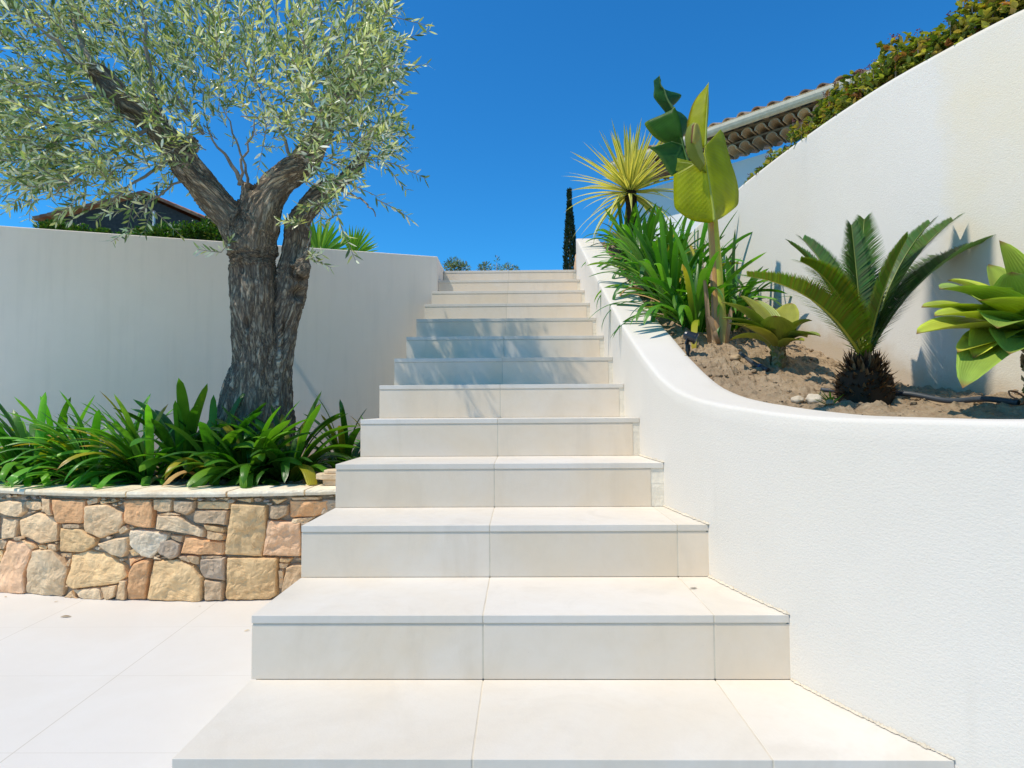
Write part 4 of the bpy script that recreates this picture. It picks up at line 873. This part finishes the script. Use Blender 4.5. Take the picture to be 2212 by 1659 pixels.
# ------------------------------------------------------------ house on the right
hA = np.array([1.80, 10.09, 0]); eL = np.array([-.719, .695, 0]); hB = hA-eL*9; nH = np.array([.695, .719, 0]); ZE = 4.89
hr = thing('villa', 'white rendered villa with barrel tiled roof and scalloped tile cornice behind the high wall', 'house', (hA[0], hA[1], 2.05))
hL_ = 8.0
def along(s, out=0, z=0): return hA-eL*s-nH*out+np.array([0, 0, z])
mb = MB()
q = [along(.25), along(hL_), along(hL_)+nH*6, along(.25)+nH*6]
mb.add([(*p[:2], 2.0) for p in q]+[(*p[:2], ZE-.42) for p in q], [(4, 5, 6, 7)]+[(i, (i+1) % 4, 4+(i+1) % 4, 4+i) for i in range(4)]); mb.build('wall', M['house'], hr)
def halftube(mb, A, B, up, r, th, n=8, col=(1, 1, 1), flip=1):
    A, B = np.array(A), np.array(B); t = (B-A)/np.linalg.norm(B-A); up = np.array(up, float); up -= t*np.dot(up, t); up /= np.linalg.norm(up); s = np.cross(t, up); vs = []
    for P_ in (A, B):
        for rr in (r, r-th):
            for i in range(n+1): a = math.pi*i/n; vs.append(P_+s*math.cos(a)*rr+up*flip*math.sin(a)*rr)
    m = n+1; fs = []
    for i in range(n): fs += [(i, i+1, 2*m+i+1, 2*m+i), (m+i, m+i+1, 3*m+i+1, 3*m+i), (i, i+1, m+i+1, m+i), (2*m+i, 2*m+i+1, 3*m+i+1, 3*m+i)]
    fs += [(0, m, 3*m, 2*m), (n, m+n, 3*m+n, 2*m+n)]; mb.add(vs, fs, col)
rt_ = random.Random(3); mb = MB(); TCs = [(.38, .27, .19), (.30, .20, .14), (.42, .33, .25), (.24, .18, .14), (.33, .28, .23)]
k = int(hL_/.21); sl_ = nH+np.array([0, 0, .30])
for i in range(k):
    s = .1+i*.21
    for r in range(9):
        A = along(s, .40, ZE)+sl_*(r*.36)+np.array([0, 0, .02*rt_.random()]); halftube(mb, A, A+sl_*.42+np.array([0, 0, .02]), (0, 0, 1),   .072+.008*rt_.random(), .014, 7, rt_.choice(TCs)); A2_ = along(s+.105, .36, ZE-.03)+sl_*(r*.36); halftube(mb, A2_, A2_+sl_*.42, (0, 0, 1), .075, .012, 5, rt_.choice(TCs), -1)
mb.build('roof', M['tilec'], hr)
mb = MB(); n = 8; vs = []
for s in (0, hL_):
    for i in range(n+1): a = math.pi*i/n; p = along(s, .42+.065*math.cos(a)*1.0, ZE-.01-.105*math.sin(a)); vs.append(p)
    vs += [along(s, .48, ZE+.005), along(s, .36, ZE+.005)]
m = n+3; mb.add(vs, [(i, (i+1) % m, m+(i+1) % m, m+i) for i in range(m)]+[tuple(range(m)), tuple(range(m, 2*m))[::-1]])
mb.build('gutter', M['cornice'], hr, smooth=False)
mb = MB()
for row, (o_, z) in enumerate([(.34, ZE-.20), (.20, ZE-.31)]):
    for i in range(int(hL_/.19)):
        s = .15+i*.19+.095*row; A = along(s, o_, z); halftube(mb, A, A+nH*.34, (0, 0, 1), .080, .016, 8, rt_.choice([(.74, .52, .33), (.60, .43, .28), (.50, .36, .24), (.80, .62, .40)]))
    p0 = along(.1, o_-.03, z+.080); q = [along(.1, o_-.02), along(hL_, o_-.02), along(hL_, -.1), along(.1, -.1)]
    mb.add([(*p[:2], z+.080) for p in q]+[(*p[:2], z+.106) for p in q], [(3, 2, 1, 0), (4, 5, 6, 7)]+[(i, (i+1) % 4, 4+(i+1) % 4, 4+i) for i in range(4)], (.3, .24, .18))
mb.build('tile_cornice', M['tilec'], hr)

# ------------------------------------------------------------ house on the left
h0 = atY(87, 500, 20.2); hE = atY(72, 474, 20); hP_ = atY(310, 417, 21.8); h1 = atY(560, 530, 23.5); hE1 = atY(570, 528, 23.6)
h1 = np.array([h1[0], h1[1], h0[2]]); hl = thing('distant_house', 'dark gabled house with orange tile roof edge behind the left wall', 'house', (h0[0], h0[1], 2.05)); back = np.array([2.2, 9, 0])
mb = MB(); zs = 1.9
fr_ = [np.array([h0[0], h0[1], zs]), np.array([hE1[0]-.3, hE1[1], zs]), np.array([hE1[0]-.3, hE1[1], hE1[2]-.1]), hP_-np.array([0, 0, .1]), np.array([h0[0], h0[1], hE[2]-.1])]
bk = [p+back for p in fr_]; mb.add(fr_+bk, [(0, 1, 2, 3, 4), (9, 8, 7, 6, 5), (0, 4, 9, 5), (1, 6, 7, 2)]); mb.build('wall', M['hwall'], hl)
mb = MB(); fo = np.array([.05, -.12, 0])
for a, b in ((hE-np.array([.0, 0, .0]), hP_), (hP_, hE1)):
    m = 16
    for i in range(m):
        A = a+(b-a)*i/m+fo; B = a+(b-a)*(i+1)/m*1.0+fo; col = rt_.choice([(.50, .20, .11), (.58, .26, .15), (.45, .17, .10)])
        u = np.array([0, 0, 1.]); lift = .06 if i % 1 == 0 else 0
        mb.add([A-u*.05, B-u*.05, B-u*.05+back*1.02, A-u*.05+back*1.02, A+u*.07, B+u*.05, B+u*.05+back*1.02, A+u*.07+back*1.02], [(3, 2, 1, 0), (4, 5, 6, 7), (0, 1, 5, 4), (1, 2, 6, 5), (2, 3, 7, 6), (3, 0, 4, 7)], col)
mb.build('roof', M['hroof'], hl)
mb = MB(); a = atY(333, 456, 21.4); b = atY(332, 494, 21.4); mb.tube([b-np.array([0, 0, 1.2]), a], .045, 8); mb.build('flue_pipe', M['white'], hl)
mb = MB(); a = atY(339, 402, 22.3); b = atY(339, 424, 22.3); mb.tube([b-np.array([0, 0, .6]), a], .03, 6)
for k in range(3): z = a[2]-.06-.1*k; mb.tube([(a[0]-.12, a[1], z), (a[0]+.45-.1*k, a[1], z)], .014, 5)
mb.build('aerial', M['black'], hl)

# ------------------------------------------------------------ trees and shrubs behind the walls
def bush(name, label, cat, blobs, n, L, W, cols, seed, ground=2.06, mat='hedge', group=None, trunk=None, thin=False):
    r_ = random.Random(seed); c0 = blobs[0][0]; o = thing(name, label, cat, (c0[0], c0[1], ground), group); mb = MB(); tot = sum(b[1]**2 for b in blobs)
    for c, r, sz in [(b[0], b[1], b[2]) for b in blobs]:
        for _ in range(int(n*r*r/tot)):
            v = np.array([r_.gauss(0, 1) for _ in range(3)]); v /= np.linalg.norm(v); rr = r_.random()**.45; k = 1+.35*nz(v[0]*2.5+seed, v[1]*2.5, v[2]*2.5+c[0]); p = c+v*rr*k*np.array([r, r, r*sz])
            d = v+np.array([r_.uniform(-.8, .8) for _ in range(3)])+np.array([0, 0, .4]); cl = tuple(q*r_.uniform(.7, 1.3) for q in r_.choice(cols))
            if thin: d = d/np.linalg.norm(d); s = np.cross(d, [r_.uniform(-1, 1), r_.uniform(-1, 1), .5]); s /= np.linalg.norm(s); mb.add([p, p+d*L*.5+s*W*.5, p+d*L, p+d*L*.5-s*W*.5], [(0, 1, 2, 3)], cl)
            else: ovate(mb, p, d, np.array([r_.uniform(-.5, .5), r_.uniform(-.5, .5), 1.]), L*r_.uniform(.7, 1.2), W, cl)
    mb.build('foliage', M[mat], o)
    t = MB()
    for c, r, sz in [(b[0], b[1], b[2]) for b in blobs]:
        t.tube([np.array([c0[0]*.4+c[0]*.6, c0[1]*.4+c[1]*.6, ground-.05]), (np.array([c[0], c[1], ground])+c)/2, c], [.05*r+.01, .03*r+.008, .01*r+.003], 7)
    t.build('trunk', M['twig'], o, smooth=True); return o
PG = [(.05, .12, .02), (.09, .17, .025), (.03, .08, .015), (.12, .20, .03)]
bush('pine_tree', 'bright green bushy tree top right below the dark gable, beside the olive trunk', 'tree', [(atY(360, 520, 12), .42, .8), (atY(410, 512, 12.2), .38, .75), (atY(455, 508, 12.4), .40, .8), (atY(320, 512, 12), .30, .7), (atY(500, 520, 12.4), .5, .8), (atY(280, 525, 12), .3, .7)], 9000, .07, .035, PG, 1)
bush('pine_tree', 'small dark green tree top below the left eave of the gabled house', 'tree', [(atY(125, 500, 13), .30, .8), (atY(170, 508, 13), .26, .8), (atY(220, 512, 13), .25, .7), (atY(95, 495, 13), .18, .8)], 3500, .07, .035, PG, 2)
# cypress
cb = atY(1232, 600, 14); cyo = thing('cypress', 'slim dark cypress standing beyond the top of the steps', 'tree', (cb[0], 14, 2.06)); top = atY(1229, 413, 14); mb = MB(); r_ = random.Random(8)
for i in range(9000):
    h_ = r_.random(); z = 2.2+(top[2]-2.2)*h_; hh = (z-cb[2]-(-.3))/(top[2]-cb[2]); R = .125*math.sin(min(1, max(.02, 1-hh)*1.25+.08)*math.pi*.5)**.8 if hh > 0 else .145; az = r_.uniform(0, 6.28); rr = R*(.65+.5*r_.random())*(1+.2*nz(az*2, z*3)); p = np.array([cb[0]+rr*math.cos(az), 14+rr*math.sin(az), z]); d = np.array([math.cos(az)*.4, math.sin(az)*.4, 1.])+np.array([r_.uniform(-.3, .3)]*3)
    d /= np.linalg.norm(d); s = np.cross(d, [r_.uniform(-1, 1), r_.uniform(-1, 1), .1]); s /= np.linalg.norm(s); c = r_.choice([(.02, .045, .018), (.035, .06, .022), (.05, .075, .03), (.014, .03, .014)]); L_ = r_.uniform(.05, .1); mb.add([p, p+d*L_*.5+s*.012, p+d*L_, p+d*L_*.5-s*.012], [(0, 1, 2, 3)], c)
mb.build('crown', M['hedge'], cyo)
mb = MB(); mb.tube([(cb[0], 14, 2.0), (cb[0], 14, top[2]-.5)], [.07, .015], 8); mb.build('trunk', M['twig'], cyo)
# olive shrubs beyond the top step
OS = [(.16, .20, .10), (.22, .27, .16), (.10, .14, .06), (.30, .34, .24)]
bush('olive_shrub', 'grey-green bushy shrub top peeping over the left end of the top step', 'shrub', [(atY(982, 575, 7.5), .11, .9), (atY(1000, 580, 7.5), .08, .8), (atY(972, 580, 7.5), .07, .9)], 700, .045, .012, OS, 11, thin=True, mat='ol')
bush('olive_shrub', 'sparse dark sprigs peeping over the middle of the top step', 'shrub', [(atY(1050, 578, 7.5), .06, 1.0), (atY(1041, 582, 7.5), .05, .9)], 170, .045, .012, OS, 12, thin=True, mat='ol')
bush('olive_shrub', 'thin upright sprig and low grey leaves right of the middle joint of the top step', 'shrub', [(atY(1095, 580, 7.5), .07, .8), (atY(1073, 568, 7.5), .028, 3.0), (atY(1112, 582, 7.5), .05, .7), (atY(1078, 582, 7.5), .05, .7)], 260, .042, .012, OS, 13, thin=True, mat='ol')
# boulder at the top landing
mb = MB(); bc = atY(1254, 575, 6.2); addrock(mb, bc, .07, 2.0, 3, 4, (.72, .48, .30)); o = mb.build('boulder', M['cope'], smooth=True); tag(o, 'rounded pale orange boulder half hidden behind the upper end of the planter wall', 'boulder')
# fan palm behind the left wall
fp = thing('fan_palm', 'fan palm with bright green pleated fans showing above the left wall beside the olive trunk', 'palm', (*atY(700, 560, 6.5)[:2], 2.06)); r_ = random.Random(2); pb_ = np.array(fp.location)
mb = MB(); mb.tube([pb_-[0, 0, .05], pb_+[0, 0, .1]], [.09, .07], 10); mb.build('trunk', M['trunk'], fp, smooth=True)
for (hx, hy, Y, a0, a1, R, tiltc) in [(690,556,6.4,-20,150,84,1),(762,556,6.45,-8,115,70,1),(640,575,6.5,10,170,60,1),(700,580,6.7,30,150,70,1),(720,590,6.2,-30,60,40,1)]:
    hb = atY(hx, hy, Y); mb = MB(); mb.tube([pb_+[0, 0, .08], hb], [.008, .006], 6, (.2, .3, .05)); st_ = mb.build('frond', M['stem'], fp); mb = MB(); k = 26
    for i in range(k):
        an = math.radians(a0+(a1-a0)*i/(k-1)); R_ = R*PX(Y)*(.82+.18*math.sin(math.pi*i/(k-1)))*r_.uniform(.93, 1.04); dv = np.array([math.cos(an), r_.uniform(-.15, .15)-.25, math.sin(an)]); T_ = hb+dv*R_
        c = r_.choice([(.22, .38, .03), (.28, .44, .04), (.16, .30, .03), (.36, .48, .06)]); da = math.radians((a1-a0)/(k-1))*R_*.62
        bladeTo(mb, hb, T_, (hb+T_)/2+np.array([0, -.01, .01]), da*1.75, lambda s: min(s*1.5, 1)*(1-max(0, s-.55)/.45*.97) if s < .995 else .02, lambda a, s: (c if abs(a) > .2 else tuple(q*1.5 for q in c)) if s < .93 else (.3, .3, .12), 3, 8, .5, (0, -1, 0))
    mb.build('fan', M['strap'], st_)

# ------------------------------------------------------------ small things in the planter
def onsoil(px, py, Y, dz=0): p = atY(px, py, Y); return np.array([p[0], Y, soilz(p[0], Y)+dz])
# spotlight
sp0 = onsoil(1485, 712, 2.62); sl_o = thing('garden_spotlight', 'black garden spotlight on a ground spike beside the planter rim', 'lamp', sp0)
mb = MB(); mb.tube([sp0-[0, 0, .03], sp0+[0, 0, .035]], [.004, .009], 8); mb.box(sp0+[-.010, -.004, .02], sp0+[.010, .004, .05]); mb.build('spike', M['black'], sl_o)
mb = MB(); hc_ = sp0+np.array([.012, 0, .085]); dh = np.array([.75, -.25, -.35]); dh /= np.linalg.norm(dh)
mb.tube([sp0+[0, 0, .04], sp0+[.0, 0, .06], hc_-[0, 0, .012]], [.006, .006, .006], 8)
mb.tube([sp0+[-.012, -.008, .05], sp0+[-.004, -.008, .075]], .005, 8); mb.build('bracket', M['black'], sl_o)
mb = MB(); mb.tube([hc_-dh*.030, hc_-dh*.026, hc_-dh*.018, hc_+dh*.018, hc_+dh*.02, hc_+dh*.028], [.010, .018, .021, .023, .027, .027], 18); mb.build('lamp_head', M['black'], sl_o)
mb = MB(); mb.tube([hc_+dh*.0282, hc_+dh*.0296], [.0235, .0235], 18); mb.build('lens', M['glass'], sl_o)
# hoses
def hose(label, pts, r, extra=None):
    mb = MB(); P_ = [onsoil(x, y, Y, r+.004) for x, y, Y in pts]; P2 = np.array(P_); m = len(P2); t = np.linspace(0, m-1, m*6); P2 = np.stack([np.interp(t, range(m), P2[:, k]) for k in range(3)], 1)
    for _ in range(8): P2[1:-1] = .25*P2[:-2]+.5*P2[1:-1]+.25*P2[2:]
    o = thing('irrigation_hose', label, 'hose', P2[0]); mb.tube(P2, r, 10); mb.build('pipe', M['hose'], o, smooth=True)
    mb = MB(); mb.tube([P2[-1], P2[-1]+(P2[-1]-P2[-2])*.1], r*.7, 10); mb.build('end_cap', M['black'], o)
    if extra: k = int(len(P2)*extra); mb = MB(); mb.tube([P2[k], P2[k]+(P2[k+1]-P2[k])/np.linalg.norm(P2[k+1]-P2[k])*.008], r*1.25, 12); mb.build('ring', M['blue'], o)
    return o
hose('short grey hose with a blue ring lying on bare soil by the small agave', [(1598,742,2.62),(1630,760,2.5),(1658,776,2.4)], .0085, .7)
hose('long dark grey hose lying on the soil from the cycad base to the right edge', [(1880,865,2.02),(1960,862,1.95),(2050,868,1.84),(2130,872,1.74),(2200,876,1.66)], .0085)
hose('blue-grey hose end poking out of the shadow left of the cycad base', [(1772,812,2.12),(1820,815,2.08),(1870,820,2.1)], .007)
# wire loop
w0 = onsoil(2192, 868, 1.68); mb = MB(); pts = [w0+np.array([-.035, -.02, .004]), w0+np.array([.015, -.01, .012]), w0+np.array([.03, 0, .03]), w0+np.array([.012, .01, .048]), w0+np.array([-.012, .005, .05]), w0+np.array([-.02, -.01, .035]), w0+np.array([.0, -.02, .02])]
pts = np.array(pts); t = np.linspace(0, 6, 40); pts = np.stack([np.interp(t, range(7), pts[:, k]) for k in range(3)], 1)
for _ in range(3): pts[1:-1] = .25*pts[:-2]+.5*pts[1:-1]+.25*pts[2:]
mb.tube(pts, .0024, 8); tag(mb.build('wire_loop', M['copper'], smooth=True), 'bent copper-coloured loop on the soil at the right edge, above the hose', 'wire')
# rocks
RK = [(1478,722,2.58,.018,(.55,.46,.30),'small tan pebble at the foot of the garden spotlight'),(1588,752,2.55,.022,(.40,.31,.20),'flat brown stone at the foot of the banana stem'),(1722,838,2.02,.020,(.58,.50,.38),'pale grey stone on bare soil left of the little weed'),(1758,836,2.0,.028,(.62,.54,.42),'biggest pale stone, touching the little weed by the cycad'),(1662,858,1.92,.008,(.8,.78,.72),'small white pebble alone on the bare soil')]
for x, y, Y, r, col, lab in RK:
    mb = MB(); addrock(mb, onsoil(x, y, Y, r*.25), r, .65, 3, None, col); tag(mb.build('stone', M['cope'], smooth=True), lab, 'stone')
# dead leaf litter and clods scattered on the planting soil
mb = MB(); r_ = random.Random(12)
for i in range(260):
    q = SV[r_.randrange(len(SV))]
    if q[1] > 3.6 and r_.random() < .6: continue
    c = r_.choice([(.30, .18, .09), (.42, .30, .17), (.20, .12, .07), (.5, .38, .24)]); blade(mb, q+np.array([0, 0, .003]), r_.uniform(0, 6.28), r_.uniform(.012, .05), r_.uniform(.003, .009), r_.uniform(-.1, .4), r_.uniform(0, .9), 4, .4, c, p=1.)
tag(mb.build('leaf_litter', M['dry']), 'dry brown leaf and twig litter strewn over the planter soil', 'leaf litter', kind='stuff')
# weed
wp = onsoil(1795, 850, 1.86); o = thing('weed', 'little bright green grassy weed beside the bristly cycad base', 'weed', wp); mb = MB(); r_ = random.Random(6)
for i in range(26): blade(mb, wp, r_.uniform(2.2, 4.6) if i % 4 else r_.uniform(0, 6.3), r_.uniform(.035, .07), .006, r_.uniform(.3, 1.4), r_.uniform(.2, 1.), 5, .3, (.16, .30, .03))
mb.build('leaves', M['strap'], o, smooth=True)
# flagstone offcuts stacked at the end of the coping
X0 = atY(722, 1050, 2.85)[0]
for i, (dx, w1, z0, z1, yy, lab) in enumerate([(-.045, .075, .4945, .522, 2.93, 'bottom block of the little stack of stone offcuts beside the third step'), (-.11, .14, .523, .550, 2.92, 'wide middle slab of the little stack of stone offcuts beside the third step'), (-.062, .09, .551, .566, 2.935, 'topmost thin slab of the little stack of stone offcuts beside the third step')]):
    mb = MB(); n = 6; vs = []
    xa = atY((697, 682, 699)[i], 1040, yy)[0]; xb = xa+w1+.03
    for z in (z0, z1):
        for k in range(12):
            a = k/12*2*math.pi; cx, cyy_ = (xa+xb)/2, yy+.03; rx, ry = (xb-xa)/2, .05; ca, sa = math.cos(a), math.sin(a); m_ = max(abs(ca), abs(sa)); vs.append((cx+rx*ca/m_*(1+.05*nz(k*2, i)), cyy_+ry*sa/m_*(1+.08*nz(k*3, i, z)), z))
    mb.add(vs, [tuple(range(12))[::-1], tuple(range(12, 24))]+[(k, (k+1) % 12, 12+(k+1) % 12, 12+k) for k in range(12)], (.74, .62, .44)); tag(mb.build('stone_offcut', M['cope'], bevel=.003), lab, 'stone')
# fallen leaves
c7 = lambda a, b: (a/2.765/1.3562, (1700+b/2.765)/1.3562)
FL = [(535,300,0,.045,.15,(.22,.15,.07),'long curled brown fallen leaf lying alone on the patio below the stone wall'),(455,178,0,.018,.9,(.40,.28,.12),'small tan fallen leaf close to the foot of the stone wall'),(45,138,0,.02,-.4,(.42,.3,.15),'tiny pale fallen leaf at the left edge by the stone wall'),(2000,412,0,.022,.7,(.55,.42,.2),'yellowish fallen leaf on the patio just left of the second step'),(1618,216,0,.010,.2,(.35,.22,.1),'tiny brown leaf fragment on the patio near the wall end')]
for a, b, z, L_, ang, col, lab in FL:
    p = atZ(*c7(a, b), z)+np.array([0, 0, .003]); mb = MB(); blade(mb, p-np.array([math.cos(ang), math.sin(ang), 0])*L_*.5, ang, L_, L_*.28, .5, 1.0, 8, .5, col, p=1., prof=lambda s: math.sin(math.pi*(.04+.92*s))); tag(mb.build('fallen_leaf', M['dry'], smooth=True), lab, 'leaf')
p = atZ((1850+548/3.016)/1.3562, (1300+1285/3.016)/1.3562, 2*H)+np.array([0, 0, .003]); mb = MB(); blade(mb, p-np.array([.012, 0, 0]), .2, .026, .009, .4, .9, 8, .5, (.35, .31, .25), p=1., prof=lambda s: math.sin(math.pi*(.04+.92*s))); tag(mb.build('fallen_leaf', M['dry'], smooth=True), 'curled greyish fallen leaf on the second step near the white wall', 'leaf')
